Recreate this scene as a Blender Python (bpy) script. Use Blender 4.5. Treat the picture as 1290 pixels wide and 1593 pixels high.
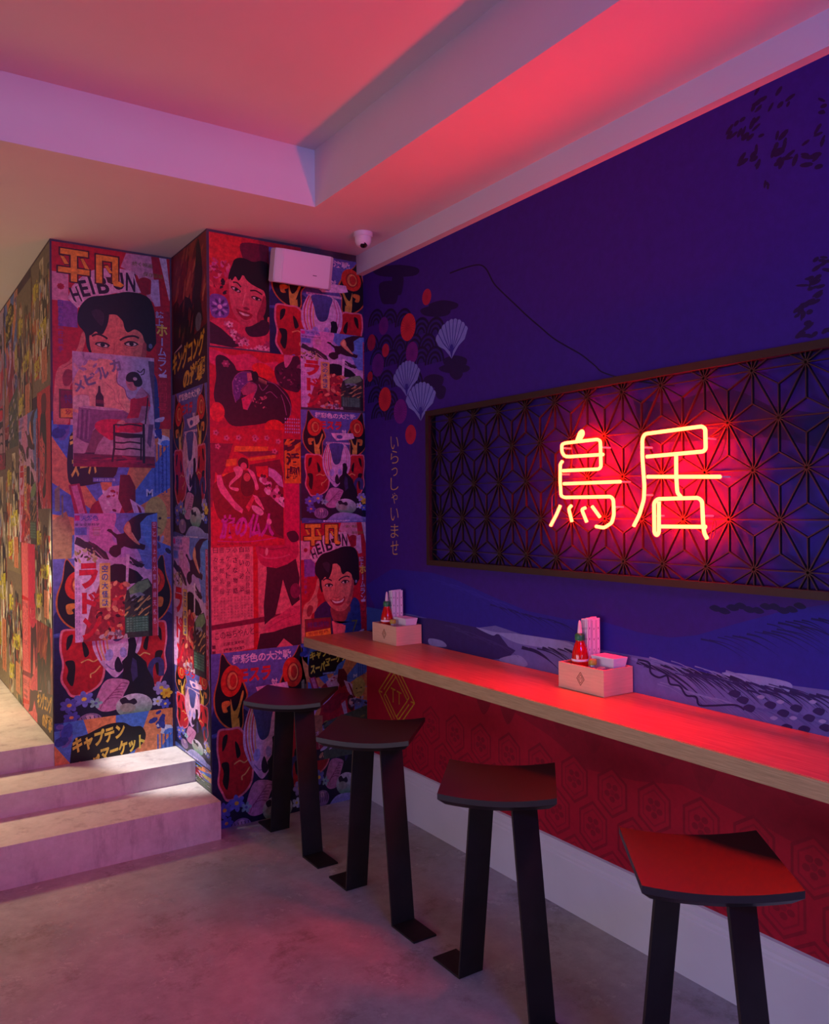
import bpy, bmesh, math, random
from mathutils import Vector, Matrix
random.seed(7)
S = bpy.context.scene
for o in list(bpy.data.objects):
    bpy.data.objects.remove(o)
COL = S.collection
PI = math.pi

# ------------------------------------------------------------------ camera
YAW, PITCH, ROLL, FPX, SY = 0.58417, 0.00153, -0.00972, 1299.34, -6.775
IW, IH = 1290, 1593
CAM = Vector((-2.3471, 0.0, 1.6))
fwd = Vector((math.sin(YAW)*math.cos(PITCH), math.cos(YAW)*math.cos(PITCH), math.sin(PITCH)))
rgt0 = Vector((math.cos(YAW), -math.sin(YAW), 0))
up0 = rgt0.cross(fwd)
RGT = rgt0*math.cos(ROLL) + up0*math.sin(ROLL)
UPV = -rgt0*math.sin(ROLL) + up0*math.cos(ROLL)
cd = bpy.data.cameras.new('camera')
cam = bpy.data.objects.new('camera', cd)
COL.objects.link(cam)
cam.matrix_world = Matrix(((RGT.x, UPV.x, -fwd.x, CAM.x), (RGT.y, UPV.y, -fwd.y, CAM.y),
                           (RGT.z, UPV.z, -fwd.z, CAM.z), (0, 0, 0, 1)))
cd.sensor_fit = 'HORIZONTAL'
cd.sensor_width = 36
cd.lens = FPX*36/IW
cd.shift_y = SY/IW
cd.clip_start = 0.05
S.camera = cam

# ------------------------------------------------------------------ world, lights, exposure
S.view_settings.view_transform = 'Standard'
S.view_settings.look = 'None'
S.view_settings.exposure = 0.0
S.view_settings.gamma = 1.0
S.view_settings.use_curve_mapping = False
W = bpy.data.worlds.new('evening_sky')
S.world = W
W.use_nodes = True
W.node_tree.nodes['Background'].inputs[0].default_value = (0.35, 0.40, 1.0, 1)
W.node_tree.nodes['Background'].inputs[1].default_value = 0.02

def area(name, loc, target, sx, sy, col, power, spread=180):
    l = bpy.data.lights.new(name, 'AREA')
    l.shape = 'RECTANGLE'
    l.size, l.size_y = sx, sy
    l.color = col
    l.energy = power
    l.spread = math.radians(spread)
    o = bpy.data.objects.new(name, l)
    COL.objects.link(o)
    o.location = loc
    d = Vector(target) - Vector(loc)
    o.rotation_euler = d.to_track_quat('-Z', 'Y').to_euler()
    return o

def spot(name, loc, target, ang, blend, col, power, rad):
    l = bpy.data.lights.new(name, 'SPOT')
    l.spot_size = math.radians(ang)
    l.spot_blend = blend
    l.color = col
    l.energy = power
    l.shadow_soft_size = rad
    o = bpy.data.objects.new(name, l)
    COL.objects.link(o)
    o.location = loc
    d = Vector(target) - Vector(loc)
    o.rotation_euler = d.to_track_quat('-Z', 'Y').to_euler()
    return o

NEON = 160.0
# dusk daylight through the low windows on the left and the shop front behind the camera
area('left_window_daylight', (-4.45, 1.5, 1.0), (0, 1.9, 0.75), 4.4, 1.0, (0.76, 0.75, 1.0), 15, 75)
area('shopfront_daylight', (-2.3, -2.6, 1.2), (-1.9, 3.5, 1.0), 3.2, 1.2, (0.55, 0.48, 1.0), 6, 70)
# unseen fill light just below the ceiling, added to brighten the recess face
area('recess_fill_light', (-2.4, -2.6, 2.85), (-1.6, 3.5, 2.98), 3.4, 0.2, (0.50, 0.52, 1.0), 7, 50)
# unseen blue source behind the camera, washing the mural
area('blue_wash_light', (-1.5, -0.9, 2.5), (0.0, 1.1, 1.9), 0.9, 0.3, (0.06, 0.09, 1.0), 30)
# warm ceiling light on the upper landing
area('landing_light', (-2.9, 5.9, 2.95), (-2.9, 5.8, 0), 0.6, 0.6, (1.0, 0.77, 0.42), 56, 95)
# cool white spotlight over the stairs
spot('stair_spotlight', (-2.5, 4.46, 2.75), (-0.98, 4.50, 0.46), 18, 0.5, (1.0, 0.96, 0.92), 560, 0.05)

# ------------------------------------------------------------------ materials
def lin(c):
    c = c.lstrip('#')
    out = []
    for i in (0, 2, 4):
        v = int(c[i:i+2], 16)/255
        out.append(v/12.92 if v <= 0.04045 else ((v+0.055)/1.055)**2.4)
    return out

def mat(name, col, rough=0.6, metal=0.0, noise=0.0, scale=8.0, spec=0.5, stretch=None, bump=0.0, col2=None):
    m = bpy.data.materials.new(name)
    m.use_nodes = True
    nt = m.node_tree
    b = nt.nodes['Principled BSDF']
    c = lin(col) if isinstance(col, str) else list(col)
    b.inputs['Base Color'].default_value = (*c, 1)
    b.inputs['Roughness'].default_value = rough
    b.inputs['Metallic'].default_value = metal
    b.inputs['Specular IOR Level'].default_value = spec
    if noise or col2 or bump:
        tc = nt.nodes.new('ShaderNodeTexCoord')
        mp = nt.nodes.new('ShaderNodeMapping')
        nz = nt.nodes.new('ShaderNodeTexNoise')
        nz.inputs['Scale'].default_value = scale
        nz.inputs['Detail'].default_value = 8
        nz.inputs['Roughness'].default_value = 0.6
        nt.links.new(tc.outputs['Object'], mp.inputs[0])
        if stretch:
            mp.inputs['Scale'].default_value = stretch
        nt.links.new(mp.outputs[0], nz.inputs['Vector'])
        r = nt.nodes.new('ShaderNodeValToRGB')
        r.color_ramp.elements[0].position = 0.3
        r.color_ramp.elements[1].position = 0.7
        c2 = lin(col2) if isinstance(col2, str) else [x*(1-noise) for x in c]
        r.color_ramp.elements[0].color = (*c2, 1)
        r.color_ramp.elements[1].color = (*c, 1)
        nt.links.new(nz.outputs['Fac'], r.inputs[0])
        nt.links.new(r.outputs[0], b.inputs['Base Color'])
        if bump:
            bp = nt.nodes.new('ShaderNodeBump')
            bp.inputs['Strength'].default_value = bump
            bp.inputs['Distance'].default_value = 0.01
            nt.links.new(nz.outputs['Fac'], bp.inputs['Height'])
            nt.links.new(bp.outputs[0], b.inputs['Normal'])
    return m

def print_mat(name, rough, spec=0.4, amt=0.25, scale=60):
    """printed paper / painted mural: the ink colour of each shape with a fine paper grain"""
    m = bpy.data.materials.new(name)
    m.use_nodes = True
    nt = m.node_tree
    b = nt.nodes['Principled BSDF']
    b.inputs['Roughness'].default_value = rough
    b.inputs['Specular IOR Level'].default_value = spec
    at_ = nt.nodes.new('ShaderNodeAttribute')
    at_.attribute_name = 'Col'
    tc = nt.nodes.new('ShaderNodeTexCoord')
    nz = nt.nodes.new('ShaderNodeTexNoise')
    nz.inputs['Scale'].default_value = scale
    nz.inputs['Detail'].default_value = 6
    nz.inputs['Roughness'].default_value = 0.7
    nt.links.new(tc.outputs['Object'], nz.inputs['Vector'])
    mr = nt.nodes.new('ShaderNodeMapRange')
    mr.inputs['From Min'].default_value = 0.3
    mr.inputs['From Max'].default_value = 0.7
    mr.inputs['To Min'].default_value = max(0.0, 0.80-amt)
    mr.inputs['To Max'].default_value = 0.80+amt
    nt.links.new(nz.outputs['Fac'], mr.inputs['Value'])
    mx = nt.nodes.new('ShaderNodeVectorMath')
    mx.operation = 'SCALE'
    nt.links.new(at_.outputs['Color'], mx.inputs[0])
    nt.links.new(mr.outputs[0], mx.inputs['Scale'])
    nt.links.new(mx.outputs[0], b.inputs['Base Color'])
    return m

M = {}
M['white'] = mat('white_plaster', '#d8d4d2', 0.75, noise=0.04, scale=3)
M['trimwhite'] = mat('white_gloss_paint', '#cfccd0', 0.4, noise=0.05, scale=6)
M['dark_paint'] = mat('dark_paint', '#15101c', 0.7)
def concrete(name, c1, c2, rough, streak):
    m = bpy.data.materials.new(name)
    m.use_nodes = True
    nt = m.node_tree
    b = nt.nodes['Principled BSDF']
    tc = nt.nodes.new('ShaderNodeTexCoord')
    def noise(scale, detail, vec=None, r=0.65):
        z = nt.nodes.new('ShaderNodeTexNoise')
        z.inputs['Scale'].default_value = scale
        z.inputs['Detail'].default_value = detail
        z.inputs['Roughness'].default_value = r
        nt.links.new(vec or tc.outputs['Object'], z.inputs['Vector'])
        return z.outputs['Fac']
    def ramp(fac, p0, p1, a, c):
        r = nt.nodes.new('ShaderNodeValToRGB')
        r.color_ramp.elements[0].position, r.color_ramp.elements[1].position = p0, p1
        r.color_ramp.elements[0].color, r.color_ramp.elements[1].color = (*a, 1), (*c, 1)
        nt.links.new(fac, r.inputs[0])
        return r.outputs[0]
    def mul(a, c):
        x = nt.nodes.new('ShaderNodeMix')
        x.data_type = 'RGBA'
        x.blend_type = 'MULTIPLY'
        x.inputs[0].default_value = 1
        nt.links.new(a, x.inputs[6]); nt.links.new(c, x.inputs[7])
        return x.outputs[2]
    base = ramp(noise(1.7, 10), 0.32, 0.68, lin(c2), lin(c1))
    fine = ramp(noise(14, 8, r=0.75), 0.30, 0.62, (0.80, 0.79, 0.78), (1, 1, 1))
    col = mul(base, fine)
    if streak:
        mp = nt.nodes.new('ShaderNodeMapping')
        mp.inputs['Scale'].default_value = (6, 6, 1.6)
        nt.links.new(tc.outputs['Object'], mp.inputs[0])
        col = mul(col, ramp(noise(1.6, 9, mp.outputs[0], 0.7), 0.33, 0.47, (0.70, 0.66, 0.70), (1, 1, 1)))
    else:
        col = mul(col, ramp(noise(3.3, 12, r=0.8), 0.34, 0.46, (0.62, 0.58, 0.56), (1, 1, 1)))
    nt.links.new(col, b.inputs['Base Color'])
    rr = nt.nodes.new('ShaderNodeMapRange')
    rr.inputs['To Min'].default_value, rr.inputs['To Max'].default_value = rough-0.10, rough+0.14
    nt.links.new(noise(5, 9, r=0.75), rr.inputs['Value'])
    nt.links.new(rr.outputs[0], b.inputs['Roughness'])
    bp = nt.nodes.new('ShaderNodeBump')
    bp.inputs['Strength'].default_value = 0.08
    bp.inputs['Distance'].default_value = 0.01
    nt.links.new(noise(20, 8), bp.inputs['Height'])
    nt.links.new(bp.outputs[0], b.inputs['Normal'])
    return m
M['concrete_floor'] = concrete('polished_concrete', '#b9b8b2', '#979691', 0.23, False)
M['step'] = concrete('raw_concrete', '#dcd3d0', '#c2b8b8', 0.6, True)
M['oak'] = mat('oak_top', '#c99a62', 0.38, noise=0.25, scale=9, stretch=(14, 0.7, 14), col2='#a87845')
M['ply'] = mat('plywood_edge', '#c0a070', 0.6, noise=0.25, scale=12, stretch=(2, 1, 30), col2='#9c7f54')
M['lacquer'] = mat('black_lacquered_wood', (0.006, 0.005, 0.005), 0.38, noise=0.3, scale=10, spec=0.95)
M['steel'] = mat('blackened_steel', (0.016, 0.013, 0.012), 0.5, metal=0.0, noise=0.5, scale=14, spec=0.35)
M['darkwood'] = mat('dark_stained_wood', '#1e100b', 0.5, noise=0.4, scale=16)
M['beech'] = mat('pale_beech', '#e3c39b', 0.55, noise=0.15, scale=10, stretch=(1, 1, 12))
M['burnt'] = mat('burnt_mark', '#7a5236', 0.7)
M['paper'] = mat('white_paper', '#e9e4e6', 0.7)
M['ink'] = mat('dark_ink', '#4a2a4a', 0.7)
M['redglass'] = mat('red_sauce_bottle', '#b8100a', 0.12, spec=0.6)
M['greencap'] = mat('green_cap', '#1f7a45', 0.35)
M['clearplastic'] = mat('milky_plastic', '#cfc8c8', 0.25)
M['glass'] = mat('grey_glass', '#8f8c90', 0.1)
M['soy'] = mat('soy_sauce', '#1a0a06', 0.1)
M['olivecap'] = mat('olive_cap', '#a8a030', 0.4)
M['chili'] = mat('chili_flakes', '#b03a20', 0.5)
M['plastic'] = mat('white_plastic', '#d9d3d6', 0.4)
M['lens'] = mat('lens_black', '#08060a', 0.08)
M['print'] = print_mat('printed_paper', 0.42, amt=0.34, scale=42)
M['mural'] = print_mat('printed_mural', 0.6, spec=0.25, amt=0.10, scale=25)

def neon_mat():
    m = bpy.data.materials.new('neon_tube')
    m.use_nodes = True
    b = m.node_tree.nodes['Principled BSDF']
    b.inputs['Base Color'].default_value = (0.3, 0.05, 0.02, 1)
    b.inputs['Emission Color'].default_value = (1.0, 0.0075, 0.0024, 1)
    b.inputs['Emission Strength'].default_value = NEON
    return m
M['neon'] = neon_mat()
M['cable'] = mat('cable', '#301008', 0.5)

# ------------------------------------------------------------------ mesh helpers
def link(o):
    COL.objects.link(o)
    return o

def tag(o, label=None, cat=None, group=None, kind=None):
    if label: o['label'] = label
    if cat: o['category'] = cat
    if group: o['group'] = group
    if kind: o['kind'] = kind
    return o

def empty(name, loc, rz=0.0):
    o = bpy.data.objects.new(name, None)
    o.empty_display_size = 0.05
    o.location = loc
    o.rotation_euler = (0, 0, rz)
    return link(o)

class MB:
    """collects geometry, builds one mesh object"""
    def __init__(s):
        s.v, s.f = [], []
    def add(s, vs, fs):
        n = len(s.v)
        s.v += [tuple(v) for v in vs]
        s.f += [tuple(i+n for i in f) for f in fs]
        return s
    def box(s, a, b):
        (x0, y0, z0), (x1, y1, z1) = a, b
        v = [(x0, y0, z0), (x1, y0, z0), (x1, y1, z0), (x0, y1, z0), (x0, y0, z1), (x1, y0, z1), (x1, y1, z1), (x0, y1, z1)]
        return s.add(v, [(0, 3, 2, 1), (4, 5, 6, 7), (0, 1, 5, 4), (1, 2, 6, 5), (2, 3, 7, 6), (3, 0, 4, 7)])
    def hexa(s, v):
        return s.add(v, [(0, 3, 2, 1), (4, 5, 6, 7), (0, 1, 5, 4), (1, 2, 6, 5), (2, 3, 7, 6), (3, 0, 4, 7)])
    def lathe(s, prof, n=24, c=(0, 0)):
        vs, fs = [], []
        for r, z in prof:
            for k in range(n):
                a = 2*PI*k/n
                vs.append((c[0]+r*math.cos(a), c[1]+r*math.sin(a), z))
        for i in range(len(prof)-1):
            for k in range(n):
                k2 = (k+1) % n
                fs.append((i*n+k, i*n+k2, (i+1)*n+k2, (i+1)*n+k))
        fs.append(tuple(range(n-1, -1, -1)))
        fs.append(tuple((len(prof)-1)*n+k for k in range(n)))
        return s.add(vs, fs)
    def tube(s, pts, r, n=10):
        pts = [Vector(p) for p in pts]
        vs, fs = [], []
        ref = Vector((1, 0, 0))
        for i, p in enumerate(pts):
            t = (pts[min(i+1, len(pts)-1)] - pts[max(i-1, 0)]).normalized()
            a = t.cross(ref)
            if a.length < 0.05:
                a = t.cross(Vector((0, 0, 1)))
            a.normalize()
            b = t.cross(a)
            for k in range(n):
                w = 2*PI*k/n
                vs.append(p + a*(r*math.cos(w)) + b*(r*math.sin(w)))
        m = len(pts)
        for i in range(m-1):
            for k in range(n):
                k2 = (k+1) % n
                fs.append((i*n+k, i*n+k2, (i+1)*n+k2, (i+1)*n+k))
        fs.append(tuple(range(n-1, -1, -1)))
        fs.append(tuple((m-1)*n+k for k in range(n)))
        return s.add(vs, fs)
    def prism(s, poly, z0, z1):
        n = len(poly)
        vs = [(x, y, z0) for x, y in poly] + [(x, y, z1) for x, y in poly]
        fs = [tuple(range(n-1, -1, -1)), tuple(range(n, 2*n))]
        for k in range(n):
            k2 = (k+1) % n
            fs.append((k, k2, n+k2, n+k))
        return s.add(vs, fs)
    def build(s, name, m, parent=None, smooth=False, bevel=0.0, seg=2):
        me = bpy.data.meshes.new(name)
        me.from_pydata(s.v, [], s.f)
        bm = bmesh.new()
        bm.from_mesh(me)
        bmesh.ops.recalc_face_normals(bm, faces=bm.faces)
        if bevel:
            bmesh.ops.bevel(bm, geom=[e for e in bm.edges if len(e.link_faces) == 2 and e.calc_face_angle(0) > 0.5],
                            offset=bevel, segments=seg, affect='EDGES', clamp_overlap=True)
        bm.to_mesh(me)
        bm.free()
        me.materials.append(m)
        if smooth:
            me.polygons.foreach_set('use_smooth', [True]*len(me.polygons))
            me.set_sharp_from_angle(angle=math.radians(40))
        o = bpy.data.objects.new(name, me)
        if parent: o.parent = parent
        return link(o)

def structure(name, mb, m, **k):
    return tag(mb.build(name, m, **k), kind='structure')

def px(x, y, axis, val):
    """the point of a wall plane (axis = val) at which photograph pixel (x, y) was measured"""
    d = fwd*FPX + RGT*(x-IW/2) - UPV*(y-IH/2-SY)
    return CAM + d*((val-CAM[axis])/d[axis])
# ------------------------------------------------------------------ room dimensions
XA, XB = -0.90, -1.531          # left edges of the near and the far poster wall
Y1, Y2 = 4.6256, 4.0525         # far and near poster wall faces
ZC, ZT = 3.014, 3.280           # lower ceiling, recess ceiling
XR, YR = -0.573, 3.501          # corner of the ceiling recess
ZB, BD = 2.9066, 0.042          # bulkhead over the mural
R1, R2, R3 = 0.184, 0.293, 0.408
S1, S2 = 3.925, 4.294           # stair risers
CT, CX, CTH = 0.9229, -0.386, 0.051
XL, YF, YB = -4.6, -2.8, 8.0    # left wall, shop front, back wall

structure('floor', MB().box((XL, YF, -0.1), (0.2, Y1+0.4, 0)), M['concrete_floor'])
# stairs: two treads and the landing
structure('floor_stairs', MB().box((XL, S1, 0.0), (XA, S2, R1)).box((XL, S2, 0.0), (XA, Y1, R2))
          .box((XL, Y1, 0.0), (XB, YB, R3)), M['step'])
# ceiling with its recess
XH0, YH0 = -4.3, -0.6
c = MB()
c.box((XL, YF, ZC), (XH0, YB, ZT+0.15)).box((XR, YF, ZC), (0.2, YB, ZT+0.15))
c.box((XH0, YR, ZC), (XR, YB, ZT+0.15)).box((XH0, YF, ZC), (XR, YH0, ZT+0.15))
c.box((XH0, YH0, ZT), (XR, YR, ZT+0.15))
structure('ceiling', c, M['white'])
structure('trim_bulkhead', MB().box((-BD, YF, ZB), (0, Y2, ZC)), M['white'])
structure('wall_left', MB().box((XL-0.1, YF, 0), (XL, YB, ZC)), M['white'])
structure('wall_back', MB().box((XL, YB, 0), (0.2, YB+0.1, ZC)), M['white'])
# baseboard with its stepped moulding, extruded along the wall
prof = [(0, 0), (-0.024, 0), (-0.024, 0.198), (-0.021, 0.204), (-0.021, 0.212), (-0.017, 0.222), (-0.017, 0.232), (-0.010, 0.244), (-0.010, 0.254), (0, 0.258)]
b = MB()
n = len(prof)
b.add([(x, YF, z) for x, z in prof]+[(x, Y2, z) for x, z in prof],
      [tuple(range(n)), tuple(range(2*n-1, n-1, -1))]+[(k, (k+1) % n, n+(k+1) % n, n+k) for k in range(n)])
structure('baseboard_right', b, M['trimwhite'])
# ------------------------------------------------------------------ printed artwork
_txt = {}
def text_mesh(s, bold):
    k = (s, bold)
    if k not in _txt:
        cu = bpy.data.curves.new('lettering', 'FONT')
        cu.body = s
        cu.offset = bold
        cu.resolution_u = 3
        o = bpy.data.objects.new('lettering', cu)
        COL.objects.link(o)
        dg = bpy.context.evaluated_depsgraph_get()
        e = o.evaluated_get(dg)
        me = e.to_mesh()
        v = [(p.co.x, p.co.y) for p in me.vertices]
        f = [tuple(p.vertices) for p in me.polygons]
        e.to_mesh_clear()
        bpy.data.objects.remove(o)
        bpy.data.curves.remove(cu)
        if v:
            x0, x1 = min(p[0] for p in v), max(p[0] for p in v)
            y0, y1 = min(p[1] for p in v), max(p[1] for p in v)
        else:
            x0 = y0 = 0; x1 = y1 = 1
        w, h = max(x1-x0, 1e-4), max(y1-y0, 1e-4)
        _txt[k] = ([((p[0]-x0)/w-0.5, 0.5-(p[1]-y0)/h) for p in v], f)
    return _txt[k]

def clip(poly, x0, y0, x1, y1):
    for ax, lim, sg in ((0, x0, 1), (0, x1, -1), (1, y0, 1), (1, y1, -1)):
        out = []
        n = len(poly)
        for i in range(n):
            a, b = poly[i], poly[(i+1) % n]
            da, db = (a[ax]-lim)*sg, (b[ax]-lim)*sg
            if da >= 0:
                out.append(a)
            if (da >= 0) != (db >= 0):
                t = da/(da-db)
                out.append((a[0]+(b[0]-a[0])*t, a[1]+(b[1]-a[1])*t))
        poly = out
        if len(poly) < 3:
            return []
    res = []
    for p in poly:
        if not res or abs(p[0]-res[-1][0])+abs(p[1]-res[-1][1]) > 1e-7:
            res.append(p)
    if len(res) > 1 and abs(res[0][0]-res[-1][0])+abs(res[0][1]-res[-1][1]) < 1e-7:
        res.pop()
    return res if len(res) > 2 else []

def smooth(pts, k=5, closed=True):
    out = []
    n = len(pts)
    rng = n if closed else n-1
    g = (lambda i: pts[i % n]) if closed else (lambda i: pts[max(0, min(n-1, i))])
    for i in range(rng):
        p0, p1, p2, p3 = g(i-1), g(i), g(i+1), g(i+2)
        for j in range(k):
            t = j/k
            out.append(tuple(0.5*(2*p1[a]+(p2[a]-p0[a])*t+(2*p0[a]-5*p1[a]+4*p2[a]-p3[a])*t*t+(3*p1[a]-p0[a]-3*p2[a]+p3[a])*t**3) for a in (0, 1)))
    if not closed:
        out.append(tuple(pts[-1]))
    return out

STEP = 0.000016
import numpy as np
class Art:
    """flat printed shapes on a plane; each later shape lies on top of the earlier ones it meets. y runs down"""
    def __init__(s, o, u, v, n, base=0.0):
        s.o, s.u, s.v, s.n = Vector(o), Vector(u), Vector(v), Vector(n)
        s.units = []            # each: list of (points in plane metres, corner colours)
        s.open = 0
        s.base = base
        s.map = lambda x, y: (x, y)
        s.cl = None
    def begin(s):
        if s.open == 0: s.units.append([])
        s.open += 1
    def end(s):
        s.open -= 1
    def frame(s, box, rect):
        """drawing frame -> rectangle (u0, v0, u1, v1) of the plane in metres"""
        x0, y0, x1, y1 = box
        a, b, c, d = rect
        s.map = lambda x, y: (a+(x-x0)/(x1-x0)*(c-a), b+(y-y0)/(y1-y0)*(d-b))
        s.cl = box
    def raw(s, poly, cols):
        s.units[-1].append(([s.map(*p) for p in poly], cols))
    def poly(s, pts, col, col2=None, bump=True):
        p = [tuple(q) for q in pts]
        if s.cl: p = clip(p, *s.cl)
        if len(p) < 3: return
        c1 = lin(col) if isinstance(col, str) else col
        if col2:
            c2 = lin(col2)
            ys = [q[1] for q in p]
            a, b = min(ys), max(max(ys), min(ys)+1e-6)
            cols = [[c1[i]+(c2[i]-c1[i])*(q[1]-a)/(b-a) for i in range(3)] for q in p]
        else:
            cols = [c1]*len(p)
        s.begin()
        s.raw(p, cols)
        s.end()
    def blob(s, pts, col, col2=None, k=5):
        s.poly(smooth(pts, k), col, col2)
    def rect(s, x0, y0, x1, y1, col, col2=None):
        s.poly([(x0, y0), (x1, y0), (x1, y1), (x0, y1)], col, col2)
    def ell(s, cx, cy, rx, ry, col, rot=0, n=28, col2=None, bump=True):
        c, d = math.cos(rot), math.sin(rot)
        s.poly([(cx+rx*math.cos(t)*c-ry*math.sin(t)*d, cy+rx*math.cos(t)*d+ry*math.sin(t)*c)
                for t in (2*PI*k/n for k in range(n))], col, col2, bump)
    def stroke(s, pts, w, col, sm=False, closed=False, taper=False):
        s.begin()
        if sm: pts = smooth(pts, 6, closed)
        if closed: pts = list(pts)+[pts[0], pts[1]]
        P = [Vector(p) for p in pts]
        L = []
        for i, p in enumerate(P):
            t = (P[min(i+1, len(P)-1)]-P[max(i-1, 0)])
            if t.length == 0: t = Vector((1, 0))
            t.normalize()
            ww = w*(1 if not taper else max(0.12, 1-i/(len(P)-1)))
            nn = Vector((-t.y, t.x))*ww/2
            L.append((p+nn, p-nn))
        for i in range(len(L)-1):
            s.poly([L[i][0], L[i+1][0], L[i+1][1], L[i][1]], col)
        s.end()
    def text(s, t, cx, cy, w, h, col, bold=0.0, rot=0.0, shear=0.0, edge=None, ew=0.05):
        if edge:
            s.text(t, cx, cy, w*(1+ew), h*(1+ew), edge, bold+ew*0.7, rot, shear)
        s.begin()
        v, f = text_mesh(t, bold)
        c, d = math.cos(rot), math.sin(rot)
        col = lin(col)
        for q in f:
            p = []
            for i in q:
                x, y = v[i][0]*w - v[i][1]*h*shear, v[i][1]*h
                p.append((cx+x*c-y*d, cy+x*d+y*c))
            if s.cl: p = clip(p, *s.cl)
            if len(p) > 2: s.raw(p, [col]*len(p))
        s.end()
    def vtext(s, t, cx, y0, dy, w, h, col, bold=0.0, skip=''):
        for i, ch in enumerate(t):
            if ch == ' ': continue
            if ch == 'ー':
                s.rect(cx-w*0.09, y0+i*dy-h*0.45, cx+w*0.09, y0+i*dy+h*0.45, col)
            else:
                s.text(ch, cx, y0+i*dy, w, h, col, bold)
    def flower(s, cx, cy, r, col, ctr, n=6, sq=1.0, rot=0):
        for k in range(n):
            a = rot+2*PI*k/n
            s.ell(cx+r*0.55*math.cos(a), cy+r*0.55*math.sin(a)*sq, r*0.45, r*0.36*sq, col, a, 12, bump=(k == 0))
        s.ell(cx, cy, r*0.26, r*0.26*sq, ctr, n=12)
    def scatter(s, x0, y0, x1, y1, n, rx, ry, cols, rot=None, seed=1):
        rn = random.Random(seed)
        for k in range(n):
            f = rn.uniform(0.5, 1.3)
            a = rot if rot is not None else rn.uniform(0, PI)
            s.ell(rn.uniform(x0, x1), rn.uniform(y0, y1), rx*f, ry*f, rn.choice(cols), a+rn.uniform(-.2, .2), 7, bump=(k % 4 == 0))
    def mesh(s, name, m, extra=None):
        """extra = MB of backing geometry in its own colour: (MB, colour)"""
        V, F, Cc = [], [], []
        units = [q for q in s.units if q]
        bb = np.array([[min(p[0] for f in q for p in f[0]), min(p[1] for f in q for p in f[0]),
                        max(p[0] for f in q for p in f[0]), max(p[1] for f in q for p in f[0])] for q in units])
        lev = np.zeros(len(units), int)
        for i in range(1, len(units)):
            a, c = bb[i], bb[:i]
            hit = (c[:, 0] < a[2]) & (c[:, 2] > a[0]) & (c[:, 1] < a[3]) & (c[:, 3] > a[1])
            if hit.any(): lev[i] = lev[:i][hit].max()+1
        s.levels = int(lev.max())+1
        for q, l in zip(units, lev):
            z = s.base + STEP*float(l)
            for pts, cols in q:
                n = len(V)
                V += [s.o + s.u*p[0] + s.v*p[1] + s.n*z for p in pts]
                F.append(tuple(range(n, n+len(pts))))
                Cc.append(cols)
        if extra:
            mb, c = extra
            n = len(V)
            V += [Vector(v) for v in mb.v]
            for f in mb.f:
                F.append(tuple(i+n for i in f)); Cc.append([lin(c)]*len(f))
        me = bpy.data.meshes.new(name)
        me.from_pydata(V, [], F)
        ca = me.color_attributes.new('Col', 'FLOAT_COLOR', 'CORNER')
        flat = []
        for f, c in zip(F, Cc):
            for q in c: flat += [q[0], q[1], q[2], 1.0]
        ca.data.foreach_set('color', flat)
        me.materials.append(m)
        o = bpy.data.objects.new(name, me)
        return link(o)
# ------------------------------------------------------------------ mural wall
mu = Art((0, 0, 0), (0, -1, 0), (0, 0, -1), (-1, 0, 0), base=0.0002)
def mpx(x, y):
    p = px(x, y, 0, 0.0)
    return (-p.y, -p.z)
mu.cl = None
BLUE, INK_, PALE = '#3c1c88', '#1d0f4a', '#6f74c4'
# flat grounds in metres: blue above, red below the counter
mu.poly([(-Y2, -ZB), (-YF, -ZB), (-YF, -(CT-0.03)), (-Y2, -(CT-0.03))], BLUE)
mu.poly([(-Y2, -(CT-0.03)), (-YF, -(CT-0.03)), (-YF, -0.25), (-Y2, -0.25)], '#b81030')
# --- traced shapes
mu.map = mpx
def Z6(x, y): return (640+x*0.50388, 880+y*0.50388)
def Z5(x, y): return (560+x*0.31397, 400+y*0.31397)
def zz(f, pts): return [f(*p) for p in pts]
# sea and wave bands behind the counter
mu.poly(zz(Z6, [(-140, 60), (-60, 10), (65, 22), (130, 40), (250, 95), (360, 140), (480, 165), (600, 175), (700, 205), (800, 222), (880, 215), (1000, 180), (1150, 140), (1290, 118), (1300, 560), (-60, 260)]), '#2a259c')
mu.poly(zz(Z6, [(-140, 130), (0, 150), (60, 165), (110, 180), (180, 195), (260, 185), (350, 215), (480, 232), (600, 262), (760, 290), (900, 330), (1040, 345), (1160, 368), (1290, 385), (1300, 560), (300, 330), (-140, 220)]), '#6a6cb8')
mu.poly(zz(Z6, [(-140, 150), (60, 163), (200, 190), (250, 215), (268, 208), (300, 250), (322, 262), (300, 285), (250, 290), (110, 262), (-140, 215)]), '#332a70')
mu.blob(zz(Z6, [(200, 190), (260, 205), (340, 212), (480, 236), (500, 260), (430, 255), (330, 240), (270, 212), (250, 215)]), '#8f9ad8')
mu.blob(zz(Z6, [(960, 330), (1060, 338), (1170, 362), (1160, 390), (1090, 378), (1010, 355)]), '#8f9ad8')
mu.blob(zz(Z6, [(270, 290), (330, 276), (360, 305), (330, 312)]), '#8a92d0')
mu.blob(zz(Z6, [(55, 225), (95, 232), (108, 250), (60, 246)]), '#8a92d0')
rn = random.Random(5)
def wave_lines(x0, y0, x1, y1, n, col, w, bend, L):
    for k in range(n):
        t = k/max(1, n-1)
        x, y = x0+(x1-x0)*t+rn.uniform(-6, 6), y0+(y1-y0)*t+rn.uniform(-5, 5)
        l = L*rn.uniform(.6, 1.2)
        mu.stroke(zz(Z6, [(x, y), (x+l*.35, y+l*bend*.2), (x+l*.7, y+l*bend*.6), (x+l, y+l*bend*1.1)]), w*rn.uniform(.5, 1.3), col, sm=True, taper=True)
wave_lines(340, 250, 470, 262, 7, '#231c58', 4.5, 0.55, 110)
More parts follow.
